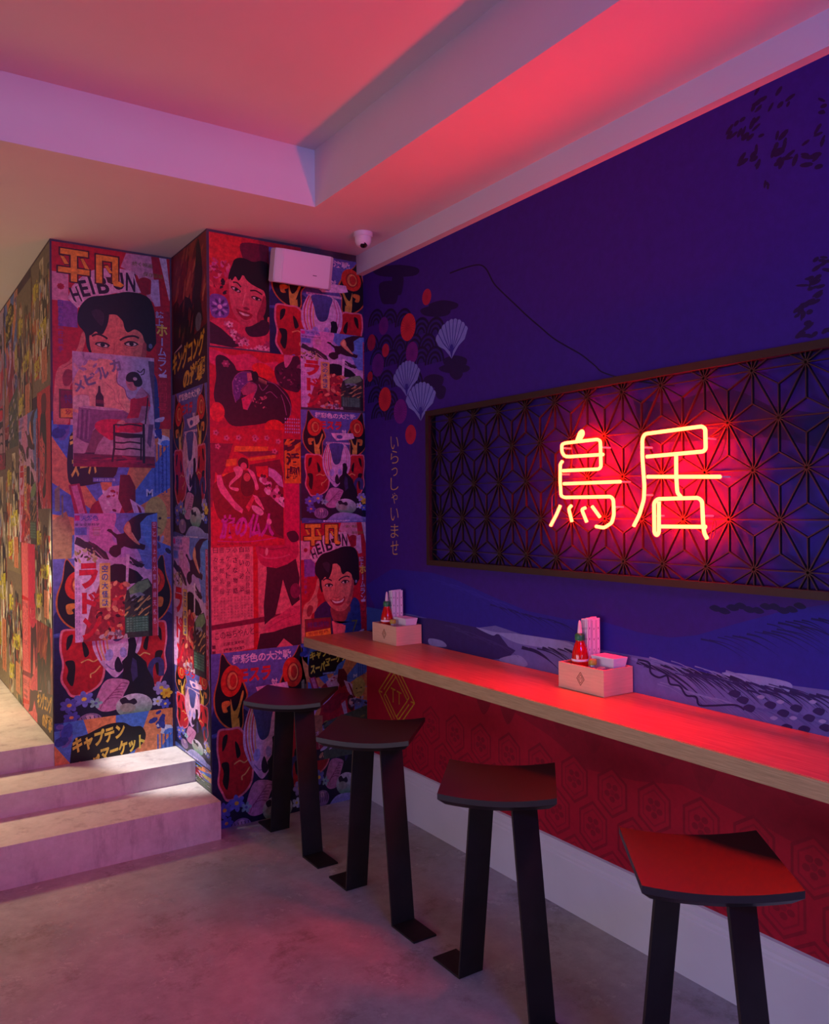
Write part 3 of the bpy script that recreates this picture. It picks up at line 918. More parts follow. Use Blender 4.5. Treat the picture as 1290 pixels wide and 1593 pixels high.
def d_bird(a):
    """purple sky poster with a dark bird, red katakana and ruins"""
    a.poly([(0, 0), (1300, 0), (1300, 700), (0, 700)], '#b48cd0', '#d09ad0')
    a.blob([(600, 40), (1100, 40), (1100, 520), (930, 600), (860, 420), (640, 200)], '#6a7cc8')
    a.blob([(900, 60), (1090, 60), (1090, 420), (960, 380), (900, 200)], '#5c8ad8')
    a.blob([(480, 60), (640, 70), (600, 300), (680, 380), (560, 420), (400, 360), (380, 180)], '#e08ac0')
    for k in range(7):
        a.stroke([(880, 120+k*56), (1000, 126+k*58)], 4, '#86a4e0')
    a.rect(235, 80, 282, 128, '#e0208a')
    a.text('天然色', 380, 105, 170, 50, '#4a5ab8', 0.02)
    a.text('東宝空想科学', 355, 165, 240, 24, '#3a2a5a', 0.01)
    a.rect(236, 190, 350, 262, '#6a7ac8')
    a.text('映画', 292, 225, 80, 50, '#4a5ab8', 0.01)
    a.rect(412, 190, 476, 270, '#d08a98')
    a.rect(420, 200, 468, 260, '#d8a0b8')
    a.stroke([(400, 215), (486, 215)], 6, '#b05a6a')
    # bird
    a.poly([(545, 225), (560, 208), (592, 214), (612, 240), (650, 262), (700, 256), (720, 250), (712, 210), (740, 160), (800, 110), (880, 70), (1030, 52), (1080, 60), (960, 90), (885, 160), (892, 230), (893, 300), (858, 345), (940, 372), (932, 410), (912, 420), (880, 408), (790, 402), (720, 378), (690, 396), (686, 450), (640, 480), (600, 472), (565, 430), (575, 390), (612, 366), (650, 360), (640, 300), (590, 250)], '#3a1428')
    a.blob([(715, 215), (760, 140), (790, 190), (800, 250), (880, 360), (840, 350), (760, 280)], '#e88a6a')
    a.blob([(730, 215), (765, 165), (780, 215), (770, 260)], '#f0a878')
    a.stroke([(800, 250), (860, 350)], 10, '#f0b090')
    # slope, smoke and debris
    a.poly([(230, 300), (300, 280), (360, 330), (420, 360), (540, 430), (620, 480), (780, 480), (900, 560), (960, 620), (1000, 640), (1070, 560), (1070, 1300), (230, 1300)], '#d8a4cc')
    a.poly([(230, 340), (250, 275), (290, 290), (330, 320), (420, 340), (540, 430), (570, 500), (480, 480), (400, 440), (330, 390)], '#3a2a38')
    a.stroke([(365, 325), (430, 370), (540, 490)], 22, '#5a3040')
    a.stroke([(400, 380), (520, 500)], 10, '#d0a0b0')
    a.scatter(235, 380, 440, 510, 30, 26, 12, ['#c09a6a', '#8a6a40', '#4a2a30', '#d8b890'], None, 4)
    a.poly([(570, 560), (620, 540), (700, 545), (760, 580), (850, 620), (915, 690), (860, 730), (740, 740), (640, 720), (570, 720)], '#1e1020')
    a.poly([(770, 470), (850, 520), (930, 560), (900, 590), (820, 560)], '#3a1e34')
    a.scatter(770, 490, 920, 580, 8, 22, 8, ['#1e1020', '#7a5a7a'], .5, 6)
    a.poly([(740, 455), (775, 455), (756, 740), (732, 745)], '#f0c4e0')
    # ruins
    a.poly([(470, 720), (640, 700), (740, 760), (760, 900), (720, 1260), (300, 1260), (380, 940)], '#a02434')
    a.scatter(420, 720, 740, 1200, 60, 34, 20, ['#d02a30', '#e04a3a', '#7a1a28', '#c84a50', '#e88a6a', '#3a1020'], None, 8)
    a.poly([(740, 800), (850, 720), (960, 690), (1010, 760), (1010, 1260), (720, 1260), (720, 900)], '#3a3434')
    a.poly([(760, 790), (860, 720), (960, 700), (990, 770), (900, 830), (780, 850)], '#7a9a6a')
    a.poly([(770, 840), (880, 820), (930, 850), (880, 890), (790, 900)], '#8a8a9a')
    a.scatter(730, 860, 1000, 1060, 34, 34, 10, ['#181418', '#2a2022', '#c89a60', '#4a4a3a', '#8a5a3a'], -.6, 9)
    a.stroke([(840, 990), (900, 930), (980, 860)], 12, '#d8a868')
    a.stroke([(860, 1040), (920, 990), (980, 960)], 12, '#d8945a')
    a.rect(725, 1050, 965, 1195, '#3a5a48')
    for k in range(6):
        a.text('東京上空の怪鳥', 845, 1068+k*24, 220, 17, '#8ab098', 0.0)
    a.rect(965, 1040, 1005, 1260, '#241a20')
    a.scatter(480, 1180, 730, 1260, 16, 40, 18, ['#b8506a', '#c8a0b0', '#d07a60', '#7a5a70'], None, 12)
    # title
    a.rect(228, 680, 290, 1250, '#dc9ad0')
    for i in range(2):
        a.vtext('超音速で襲う恐怖の翼総天然色', 246+i*26, 715, 38, 15, 26, '#8a5a9a')
    a.text('ラ', 365, 640, 185, 240, '#d01a30', 0.06)
    a.text('ド', 375, 890, 160, 200, '#d01a30', 0.06)
    a.text('ン', 380, 1130, 165, 210, '#d01a30', 0.06)
    a.rect(470, 528, 578, 945, '#e0a860')
    a.vtext('空の大怪獣', 524, 580, 80, 62, 66, '#38489a', 0.025)
    a.poly([(1005, 150), (1060, 150), (1060, 1250), (1005, 1250)], '#b83048')
    a.vtext('空と地上の大驚異総天然色', 1032, 180, 84, 34, 56, '#d8a0c8', 0.01)

def d_captain(a, title=True):
    """orange and blue rays, red-suited fighter, bald giant head"""
    a.rect(0, 0, 1000, 1600, '#4a7ad0', '#6a72c0')
    for k in range(9):
        t0 = PI*(0.02+k*0.235)
        t1 = t0+PI*0.115
        a.poly([(480, 720), (480+1900*math.cos(t0), 720-1900*math.sin(t0)), (480+1900*math.cos(t1), 720-1900*math.sin(t1))], '#e08a58', bump=(k == 0))
    a.scatter(10, 10, 120, 150, 8, 50, 30, ['#2a3a90', '#3a4ab0', '#6a5ab0'], None, 2)
    a.scatter(800, 20, 990, 180, 12, 46, 22, ['#2a3a90', '#d8dcec', '#5a8ae0'], None, 3)
    for k in range(4):
        a.rect(860+k*34, 190, 872+k*34, 520, '#2a5ab0')
    a.vtext('死霊のはらわた', 930, 230, 48, 26, 36, '#28307a', 0.0)
    a.stroke([(230, 350), (210, 600)], 10, '#28307a')
    a.blob([(130, 230), (160, 130), (260, 110), (420, 60), (560, 60), (640, 100), (720, 110), (760, 180), (720, 250), (560, 330), (500, 420), (300, 470), (150, 470), (120, 360)], '#0e0a12', k=4)
    Yl = '#e8d050'
    a.text('キャプテン', 360, 150, 440, 120, Yl, 0.05, -.16, .15)
    a.text('マーケット', 560, 250, 380, 110, Yl, 0.05, -.16, .15)
    a.text('スーパー', 290, 340, 280, 130, Yl, 0.05, -.14, .15)
    a.rect(330, 420, 520, 450, '#4a5ab0')
    a.text('日本語版全国公開', 425, 435, 180, 20, '#c8d0f0', 0.01)
    # fighter
    a.blob([(300, 640), (400, 560), (560, 540), (680, 600), (760, 760), (800, 940), (760, 1080), (640, 1120), (480, 1100), (340, 1120), (250, 1060), (300, 900)], '#a8122c', k=4)
    a.poly([(370, 560), (470, 480), (560, 470), (600, 560), (540, 680), (430, 690)], '#d8a0c0')
    a.poly([(560, 400), (640, 400), (690, 480), (690, 620), (600, 660), (540, 560)], '#6a1024')
    a.scatter(400, 500, 560, 680, 12, 22, 10, ['#a8122c', '#e8c8d8', '#5a1030'], None, 7)
    a.poly([(640, 560), (760, 620), (840, 800), (800, 860), (700, 720)], '#e0b4dc')
    a.poly([(700, 600), (730, 620), (820, 820), (790, 830)], '#8a1030')
    a.poly([(130, 470), (220, 460), (300, 720), (260, 800), (200, 740)], '#b02048')
    a.poly([(150, 480), (200, 470), (280, 710), (240, 740)], '#d878a0')
    a.ell(255, 830, 76, 76, '#7a1030')
    a.ell(262, 825, 46, 48, '#b0203c')
    a.poly([(300, 780), (480, 640), (560, 660), (420, 800), (330, 860)], '#c8a4dc')
    a.poly([(20, 1170), (40, 1110), (200, 870), (250, 900), (110, 1130), (60, 1190)], '#c49ae0')
    a.poly([(330, 870), (560, 730), (720, 740), (640, 900), (440, 980), (330, 960)], '#8a1030')
    a.poly([(540, 1090), (600, 830), (680, 820), (720, 1100)], '#b81c38')
    a.poly([(600, 880), (660, 840), (700, 1090), (660, 1100)], '#c8a8c8')
    a.blob([(700, 800), (760, 780), (800, 860), (790, 960), (760, 1000), (700, 940)], '#4a1028')
    a.ell(745, 870, 34, 50, '#d8a0b0')
    # bald head
    a.blob([(770, 640), (820, 560), (900, 550), (960, 620), (965, 720), (920, 800), (850, 820), (790, 780)], '#c0b060', k=4)
    a.ell(835, 700, 14, 9, '#4a3a30')
    a.ell(905, 695, 14, 9, '#4a3a30')
    a.stroke([(830, 770), (870, 755), (910, 765)], 8, '#5a4a30', sm=True)
    a.text('M', 815, 520, 60, 50, '#c8d0f0', 0.03)
    a.scatter(760, 830, 990, 960, 18, 30, 16, ['#7a7098', '#4a4270', '#a8a0c0', '#2a2440'], None, 5)
    # town and lettering
    a.poly([(0, 700), (110, 640), (160, 760), (140, 1100), (0, 1180)], '#b0805a')
    a.poly([(20, 500), (60, 470), (60, 640), (20, 640)], '#8a8a70')
    a.stroke([(80, 540), (80, 680)], 14, '#7a7a68')
    a.poly([(0, 1150), (200, 980), (320, 1000), (320, 1300), (0, 1330)], '#a86a50')
    a.text('ギャオ', 170, 1240, 200, 80, '#d8a8d0', 0.0, -.1)
    a.rect(0, 1320, 330, 1520, '#9a1c34')
    a.text('ファイト', 170, 1400, 250, 100, '#e8b0a0', 0.0, -.12)
    a.rect(0, 1450, 1000, 1600, '#1e1a30')
    a.scatter(0, 1460, 400, 1590, 14, 40, 20, ['#c89070', '#4a3040', '#7a4a50'], None, 9)
    a.poly([(330, 1100), (1000, 950), (1000, 1600), (330, 1600)], '#4a5a48')
    a.scatter(340, 1080, 990, 1500, 50, 56, 18, ['#7a7a40', '#2a3a30', '#a08a4a', '#4a4a60', '#c8b8d0', '#1a1a20'], -.4, 11)

def d_peak(a):
    """dark red poster: black crags under a red sky, yellow slanted title"""
    a.rect(0, 0, 1000, 1600, '#8a1820', '#5a1418')
    a.poly([(560, 0), (760, 0), (560, 700), (460, 820), (300, 900)], '#a83a24')
    a.scatter(120, 60, 960, 760, 40, 120, 26, ['#a01c24', '#6a1018', '#b04a30', '#c86a4a'], -1.1, 4)
    a.poly([(740, 60), (800, 20), (860, 160), (900, 420), (830, 640), (900, 900), (700, 980), (640, 760), (680, 420)], '#1c0e12')
    a.poly([(40, 560), (140, 520), (260, 600), (420, 540), (560, 600), (700, 860), (640, 1060), (40, 1120)], '#120a10')
    a.scatter(80, 560, 660, 1040, 30, 90, 18, ['#2a181a', '#4a2422', '#1c1012', '#7a2a24'], -1.2, 6)
    a.blob([(700, 860), (780, 800), (860, 860), (820, 980), (720, 980)], '#6a6470')
    a.stroke([(60, 1120), (220, 1080), (300, 1060)], 30, '#c8a8b0')
    a.poly([(0, 1120), (1000, 960), (1000, 1600), (0, 1600)], '#2c1416')
    a.text('キングコング', 470, 1180, 920, 260, '#e0a824', 0.04, -.12, .25)
    a.text('の逆襲', 640, 1430, 620, 240, '#e0a824', 0.05, -.10, .2)

def d_portrait(a):
    """red portrait of a dark-haired woman among flowers"""
    a.rect(0, 0, 1300, 1600, '#d02034', '#b81838')
    a.poly([(30, 40), (430, 40), (380, 320), (200, 420), (30, 460)], '#e02c2c')
    a.blob([(430, 100), (800, 100), (820, 300), (500, 340), (420, 260)], '#6a1030')
    a.scatter(40, 380, 300, 620, 26, 40, 18, ['#c83a64', '#e06a7a', '#a01838', '#d8508a'], None, 3)
    a.scatter(40, 620, 260, 800, 14, 40, 22, ['#e04a50', '#d02c40', '#2a0a1c'], None, 5)
    a.blob([(40, 850), (200, 840), (260, 960), (250, 1080), (160, 1140), (50, 1100)], '#7a4a9a')
    for k in range(12):
        t = 2*PI*k/12
        a.ell(150+70*math.cos(t), 990+85*math.sin(t), 34, 15, '#b890c8' if k % 2 else '#4a2a6a', t, 10)
    a.ell(150, 985, 26, 30, '#e0a0c0')
    # shoulders and lei
    a.blob([(20, 1200), (260, 1120), (420, 1180), (640, 1240), (760, 1120), (900, 1160), (1000, 1300), (1180, 1600), (20, 1600)], '#d83450', k=4)
    a.poly([(20, 1180), (160, 1260), (400, 1470), (300, 1500), (20, 1470)], '#3a0a22')
    a.blob([(470, 1200), (700, 1080), (760, 1160), (720, 1280), (560, 1330), (480, 1300)], '#3a0a24')
    # hair and face
    a.blob([(300, 420), (340, 330), (440, 300), (560, 330), (660, 300), (760, 330), (820, 460), (840, 700), (820, 960), (760, 1080), (690, 1080), (640, 900), (300, 640), (255, 580)], '#18060e', k=4)
    a.blob([(275, 600), (340, 540), (480, 540), (620, 620), (700, 720), (715, 860), (690, 1000), (620, 1120), (500, 1200), (420, 1190), (340, 1090), (290, 980), (265, 820), (262, 700)], '#e86068', '#c83c50', k=4)
    a.blob([(620, 1130), (700, 1000), (720, 840), (690, 760), (650, 900), (600, 1040)], '#9a2038')
    a.blob([(270, 560), (330, 470), (420, 460), (420, 540), (380, 610), (340, 560), (300, 620)], '#18060e')
    a.blob([(440, 460), (640, 480), (780, 640), (780, 760), (700, 700), (600, 660), (520, 620), (460, 560)], '#18060e')
    a.stroke([(310, 640), (360, 640), (410, 690)], 18, '#3a0c18', sm=True)
    a.stroke([(520, 720), (590, 710), (670, 750)], 20, '#3a0c18', sm=True)
    for cx, cy, r in ((345, 730, .45), (598, 812, .2)):
        a.ell(cx, cy, 66, 26, '#4a1020', r)
        a.ell(cx, cy+2, 48, 16, '#e8b0b0', r)
        a.ell(cx+4, cy, 22, 20, '#12040a')
        a.stroke([(cx-62, cy-18), (cx-10, cy-26), (cx+60, cy+14)], 9, '#2a0814', sm=True)
    a.stroke([(462, 760), (440, 860), (425, 930)], 12, '#f08080', sm=True)
    a.blob([(430, 960), (470, 945), (515, 970), (470, 985)], '#8a1c30')
    a.blob([(345, 985), (420, 1000), (480, 1010), (545, 1035), (520, 1090), (450, 1115), (390, 1070)], '#9a1028')
    a.blob([(380, 1018), (440, 1030), (510, 1046), (480, 1064), (420, 1054)], '#f0c0b8')
    a.stroke([(400, 1120), (450, 1140), (500, 1130)], 8, '#b03048', sm=True)
    rn2 = random.Random(9)
    for k in range(34):
        t = k/33
        x = 230+t*620
        y = 1200+340*math.sin(t*PI*.8)-t*40+rn2.uniform(-60, 60)
        a.flower(x, y, rn2.uniform(34, 58), rn2.choice(['#e88aa0', '#d86a88', '#c04a70', '#a83058', '#f0a8b4']), '#7a1838', 5, .9, rn2.uniform(0, 1))
    a.blob([(740, 1040), (775, 1050), (765, 1100), (735, 1100)], '#e06a5a')

def d_shell(a):
    """red poster: a dark boulder with purple shell plates, red suns"""
    a.rect(0, 0, 1300, 1300, '#d81824', '#c81030')
    a.blob([(30, 60), (300, 120), (520, 80), (700, 180), (880, 150), (900, 260), (560, 300), (300, 300), (30, 240)], '#e0305a')
    a.blob([(110, 160), (220, 140), (330, 240), (380, 320), (560, 300), (760, 420), (900, 470), (1030, 600), (1070, 800), (1000, 960), (920, 1010), (760, 1000), (560, 1040), (300, 1060), (180, 900), (80, 700), (110, 420)], '#38081e', k=5)
    a.blob([(850, 240), (1000, 120), (1180, 60), (1190, 500), (1060, 540), (900, 460)], '#4a0a28')
    a.blob([(980, 40), (1090, 20), (1060, 140), (990, 220)], '#d8608a')
    a.scatter(880, 180, 1180, 500, 30, 30, 14, ['#2a0818', '#7a2048', '#a03a60', '#4a0c28'], None, 4)
    a.ell(700, 290, 150, 96, '#f02018', .35)
    a.ell(840, 1060, 130, 110, '#f02018')
    a.ell(120, 890, 90, 130, '#f0282c')
    a.poly([(310, 480), (350, 390), (430, 330), (540, 330), (560, 420), (480, 480), (420, 560), (400, 690), (340, 750), (315, 640)], '#6a3078')
    a.poly([(490, 340), (545, 335), (560, 430), (500, 450)], '#d0606a')
    a.poly([(410, 580), (520, 460), (620, 500), (610, 560), (520, 640), (440, 640)], '#b03a60')
    a.poly([(420, 690), (610, 570), (560, 700), (490, 840), (440, 830)], '#e0305c')
    for q in ([(310, 480), (350, 390), (430, 330), (540, 325)], [(315, 640), (310, 480)], [(350, 750), (320, 640)], [(615, 500), (610, 560), (550, 700), (490, 840)], [(420, 560), (520, 460), (610, 490)],
              [(750, 435), (850, 460), (950, 560), (1010, 640), (1060, 760), (1050, 880)], [(930, 600), (970, 720), (1000, 880)], [(730, 600), (790, 570), (840, 610), (880, 650)], [(640, 480), (690, 560), (760, 480)]):
        a.stroke(q, 9, '#a04a7a', sm=True)
    a.scatter(330, 400, 460, 720, 26, 16, 9, ['#8a4a90', '#a86aa0', '#4a2058'], None, 7)
    for k in range(6):
        a.poly([(640+k*18, 385+k*8), (652+k*18, 388+k*8), (646+k*18, 450+k*8)], '#e08a70', bump=(k == 0))
    a.blob([(560, 330), (610, 310), (640, 380), (600, 450), (560, 420)], '#14040e')
    a.scatter(560, 640, 740, 800, 16, 20, 10, ['#b84a60', '#7a1a38', '#d06a78'], None, 5)
    a.flower(230, 240, 52, '#a03058', '#d87090', 6)
    for r_ in range(5):
        for k in range(7):
            a.ell(985+k*30, 930+r_*46, 9, 13, '#c08ac0', bump=(r_ == 0 and k == 0))

def d_drama(a):
    """red film poster: group of pale figures, purple brush title"""
    a.rect(0, 0, 1300, 1600, '#d01428', '#d81830')
    a.poly([(40, 200), (320, 200), (230, 500), (160, 620), (100, 560), (60, 1000), (40, 1000)], '#8a1030')
    for p in ([(340, 228), (770, 222), (760, 280), (330, 300)], [(240, 400), (370, 385), (360, 470), (225, 490)], [(500, 380), (870, 320), (860, 365), (520, 412)], [(180, 590), (300, 560), (320, 630), (200, 665)]):
        a.poly(p, '#f0681c')
    a.poly([(380, 300), (900, 270), (900, 320), (500, 360)], '#8a1238')
    a.poly([(520, 460), (920, 380), (960, 560), (960, 1420), (520, 1300)], '#7a0c28')
    a.blob([(60, 760), (160, 640), (300, 560), (520, 540), (640, 700), (620, 1000), (500, 1200), (200, 1180), (100, 1050)], '#7c0a18', k=4)
    for x, y in ((240, 130), (390, 120), (600, 130), (750, 110), (900, 150), (110, 70), (130, 240), (850, 280)):
        a.flower(x, y, 38, '#d85a78', '#7a1838', 5)
    a.stroke([(560, 110), (600, 80), (650, 130)], 12, '#c84a78', sm=True)
    # figures
    a.poly([(115, 600), (170, 595), (200, 720), (330, 920), (440, 1030), (425, 1080), (340, 1030), (160, 820), (120, 720)], '#f06088')
    a.blob([(320, 510), (400, 480), (440, 520), (420, 600), (330, 680), (280, 740), (380, 760), (370, 800), (270, 760), (280, 680), (350, 600)], '#f0708c')
    a.blob([(380, 420), (430, 370), (500, 400), (510, 500), (450, 500), (390, 480)], '#2c0814')
    a.ell(450, 480, 40, 46, '#e05068')
    a.blob([(430, 620), (480, 560), (560, 580), (590, 700), (560, 830), (460, 860), (410, 760)], '#4a0814')
    a.ell(490, 620, 44, 54, '#d84a50')
    a.blob([(500, 510), (580, 560), (620, 680), (640, 760), (600, 780), (580, 680), (530, 580)], '#f06890')
    a.poly([(560, 840), (620, 860), (720, 1010), (700, 1040), (600, 940)], '#f0688c')
    a.poly([(470, 1000), (560, 850), (590, 880), (510, 1060)], '#d83048')
    a.blob([(550, 980), (640, 1000), (700, 1070), (660, 1110), (570, 1050)], '#f088a8')
    a.poly([(770, 490), (850, 520), (940, 600), (965, 750), (900, 720), (820, 630), (770, 600)], '#d87ab0')
    a.poly([(600, 480), (760, 470), (760, 620), (680, 640), (620, 600)], '#e01c28')
    rn3 = random.Random(3)
    for k in range(16):
        t = k/15
        x, y = 700+t*240+rn3.uniform(-40, 40), 640+t*320+rn3.uniform(-60, 60)
        a.blob([(x-34, y), (x-6, y-40), (x+34, y-10), (x+22, y+42), (x-16, y+36)], rn3.choice(['#f090b8', '#e878a8', '#f0a8c0', '#c04878']))
        a.ell(x+4, y-46, 20, 22, rn3.choice(['#7a1030', '#e06080', '#4a0a20']))
    a.poly([(640, 880), (780, 860), (960, 1010), (960, 1400), (860, 1340), (740, 1100)], '#5c0a26')
    # title
    a.text('旅の仏人', 500, 1240, 690, 310, '#cc2a9c', 0.04, -.02, .12)
    a.ell(770, 1190, 34, 40, '#f078a0')
    a.stroke([(120, 1420), (500, 1440), (860, 1400)], 9, '#d0208c', sm=True)
    a.text('総天然色 全国封切', 320, 1462, 420, 26, '#7a0c20', 0.01)

def d_page(a):
    """magazine page: columns of text, red rules, man in dark trousers"""
    a.rect(0, -700, 1300, 1600, '#f06a72')
    a.poly([(560, -700), (1180, -700), (1180, 60), (560, 60)], '#dc1450')
    a.poly([(560, 60), (1180, 60), (1180, 1420), (560, 1420)], '#ec626c')
    a.poly([(560, 60), (620, 60), (622, 1300), (560, 1300)], '#dc0f1c')
    a.poly([(40, 40), (560, 40), (560, 75), (40, 90)], '#dc0f1c')
    a.poly([(40, 1330), (600, 1270), (600, 1310), (40, 1390)], '#dc0f1c')
    for t, x, h in (('白い波濤', 415, 150), ('小さな物語', 335, 116), ('ラケット息子', 250, 95), ('雪太郎乳母', 172, 116), ('日々是映画', 95, 106), ('話題の人物登場', 490, 82)):
        a.vtext(t, x, 140, h, 56, 62, '#5a1030', 0.02 if x in (415, 335) else 0.0)
    for c_ in range(6):
        for i in range(2):
            a.vtext('短編小説特集読切', 80+c_*84+i*34, 680, 32, 20, 22, '#a8304a')
    a.poly([(40, 975), (690, 925), (960, 900), (700, 985), (40, 1030)], '#8a0c34')
    a.text('この裕ちやんと…', 360, 1085, 560, 90, '#5a1030', 0.0, -.06)
    a.text('石原主演映画', 310, 1195, 260, 40, '#6a1030', 0.02, -.05)
    a.text('撮影快調', 310, 1262, 260, 40, '#6a1030', 0.02, -.05)
    a.rect(45, 1200, 85, 1240, '#7a1838')
    a.rect(45, 1265, 85, 1300, '#7a1838')
    a.rect(60, 1395, 150, 1420, '#7a1838')
    # man
    a.blob([(600, 60), (760, 50), (1100, 30), (1160, 160), (1130, 260), (1010, 330), (860, 370), (700, 340), (620, 240)], '#d0204c', k=4)
    a.stroke([(640, 200), (740, 250), (900, 250), (1040, 220)], 14, '#e04a6a', sm=True)
    a.stroke([(640, 120), (800, 150), (1000, 130)], 12, '#a81840', sm=True)
    a.ell(735, 175, 18, 46, '#f08a90', .1)
    a.blob([(1000, -30), (1100, -60), (1160, 0), (1150, 60), (1060, 70)], '#3a0c28')
    a.poly([(730, 350), (860, 372), (1010, 332), (1120, 270), (1170, 500), (1150, 660), (1170, 760), (1060, 830), (1010, 700), (945, 510), (900, 700), (840, 920), (700, 1020), (690, 800), (735, 420)], '#420822')
    a.ell(1110, 650, 70, 90, '#8a1240')
    a.poly([(690, 1090), (760, 1000), (860, 940), (1050, 830), (1180, 830), (1180, 1050), (960, 1100), (820, 1110)], '#e03c5c')
    a.stroke([(760, 1060), (900, 990), (1100, 930)], 8, '#b82048', sm=True)
    a.poly([(640, 1120), (820, 1110), (1000, 1070), (1180, 1050), (1180, 1330), (1090, 1310), (950, 1200), (800, 1350), (480, 1420), (590, 1330)], '#420822')

def d_strip(a):
    """narrow orange title strip"""
    a.rect(0, 0, 100, 300, '#e8701c')
    a.poly([(0, 0), (100, 0), (100, 40), (30, 90), (0, 100)], '#4a0a28')
    a.scatter(5, 10, 95, 100, 10, 26, 10, ['#e8701c', '#5a0a24', '#c83a1c'], -.6, 4)
    a.text('活', 50, 150, 84, 80, '#4a0a28', 0.05)
    a.text('劇', 50, 235, 84, 80, '#4a0a28', 0.05)

def d_cafe(a):
    """pale advert: woman in a red dress seated at a cloth-covered table with a bottle"""
    a.rect(0, 0, 1300, 1600, '#c9a0b8', '#c08a98')
    a.poly([(560, 130), (1020, 150), (1020, 1100), (900, 700), (700, 600), (580, 420)], '#b8a4c4')
    a.poly([(940, 160), (1020, 160), (1020, 1200), (1000, 700)], '#5a4a6a')
    a.blob([(90, 480), (200, 260), (330, 190), (520, 190), (590, 300), (580, 440), (660, 500), (690, 600), (750, 680), (760, 800), (90, 800)], '#f0a088')
    a.blob([(90, 640), (180, 600), (260, 620), (250, 760), (90, 760)], '#e0b0a8')
    a.stroke([(580, 300), (580, 440), (660, 500), (690, 590), (740, 620)], 9, '#7a4a78', sm=True)
    a.stroke([(440, 440), (480, 480), (540, 540), (550, 640), (600, 680)], 7, '#c86a70', sm=True)
    a.stroke([(270, 660), (260, 610), (190, 600), (130, 620)], 7, '#c87a80', sm=True)
    a.stroke([(600, 560), (600, 650), (660, 740)], 7, '#c86a70', sm=True)
    a.scatter(90, 130, 420, 330, 12, 40, 16, ['#b08aa8', '#e0a0a0', '#a880a0'], None, 6)
    for ch, x, y, r, s_ in (('メ', 155, 505, -.3, 120), ('ビ', 280, 420, -.32, 130), ('ル', 420, 340, -.32, 130), ('カ', 560, 245, -.3, 130)):
        a.text(ch, x, y, s_, s_*1.05, '#7e6c8a', 0.05, r)
    a.stroke([(810, 280), (850, 300), (890, 255), (890, 310), (850, 330)], 12, '#3a2a40', sm=True)
    # table with cloth
    a.poly([(120, 1080), (150, 745), (210, 725), (640, 750), (720, 790), (700, 860), (380, 900), (300, 1000), (270, 1150), (200, 1130), (150, 1100)], '#9a5a80', '#7a4470')
    a.poly([(200, 722), (560, 735), (640, 756), (430, 765), (160, 748)], '#d0a0b0')
    for k in range(5):
        a.stroke([(165+k*26, 770), (160+k*24, 950), (150+k*24, 1100)], 8, '#5a2e5a' if k % 2 else '#b07a98', sm=True)
    a.poly([(940, 900), (1000, 900), (960, 1180), (920, 1120)], '#6a4a70')
    # bottle
    a.poly([(365, 490), (388, 490), (394, 560), (425, 610), (428, 728), (334, 722), (336, 610), (362, 560)], '#3c0a20')
    a.rect(340, 650, 424, 690, '#7a2038')
    # woman
    a.poly([(200, 1290), (260, 1150), (300, 1010), (360, 940), (430, 1050), (360, 1150), (320, 1260), (300, 1290)], '#8a4a5c')
    a.poly([(150, 1280), (230, 1250), (320, 1250), (310, 1300), (170, 1310)], '#3a1a30')
    a.blob([(330, 920), (420, 870), (600, 860), (760, 870), (880, 900), (870, 980), (760, 1010), (600, 1010), (520, 1100), (440, 1070), (340, 990)], '#e01c44', k=4)
    a.poly([(860, 470), (960, 560), (960, 700), (920, 800), (880, 720), (820, 560)], '#9a5a74')
    a.poly([(730, 620), (850, 570), (930, 560), (965, 690), (880, 690), (850, 840), (820, 920), (680, 850), (720, 760)], '#cc1838')
    a.blob([(780, 600), (850, 480), (900, 520), (920, 570), (840, 600)], '#b8809a')
    a.poly([(860, 690), (950, 690), (930, 830), (820, 890), (640, 900), (580, 960), (570, 900), (640, 850), (820, 830)], '#a86a84')
    a.ell(620, 900, 46, 30, '#e08a80', -.3)
    a.blob([(680, 410), (740, 400), (800, 440), (800, 500), (760, 520), (720, 510), (690, 470)], '#d07a80')
    a.blob([(680, 400), (690, 340), (750, 300), (820, 310), (860, 370), (870, 430), (830, 470), (780, 460), (760, 420), (710, 420)], '#20101e', k=4)
    a.ell(785, 380, 24, 20, '#d8b0b8')
    a.stroke([(700, 450), (730, 455)], 5, '#4a1a30')
    # chair and floor
    a.poly([(90, 1260), (1010, 1280), (1010, 1420), (90, 1420)], '#6a2240', '#a01838')
    a.scatter(100, 1290, 1000, 1400, 26, 80, 9, ['#3a1430', '#b82048', '#7a1838', '#4a1838'], 0.03, 4)
    C2 = '#24101e'
    for q, w in (([(540, 920), (540, 1180), (515, 1350)], 24), ([(880, 900), (880, 1150), (880, 1360)], 30), ([(850, 1050), (845, 1320)], 20), ([(935, 590), (900, 900)], 16)):
        a.stroke(q, w, C2)
    a.poly([(520, 1010), (880, 1020), (870, 1060), (680, 1075), (540, 1050)], C2)
    for y in (910, 1115, 1190):
        a.stroke([(545, y+10), (640, y+14), (720, y), (860, y+14)], 18, C2, sm=True)

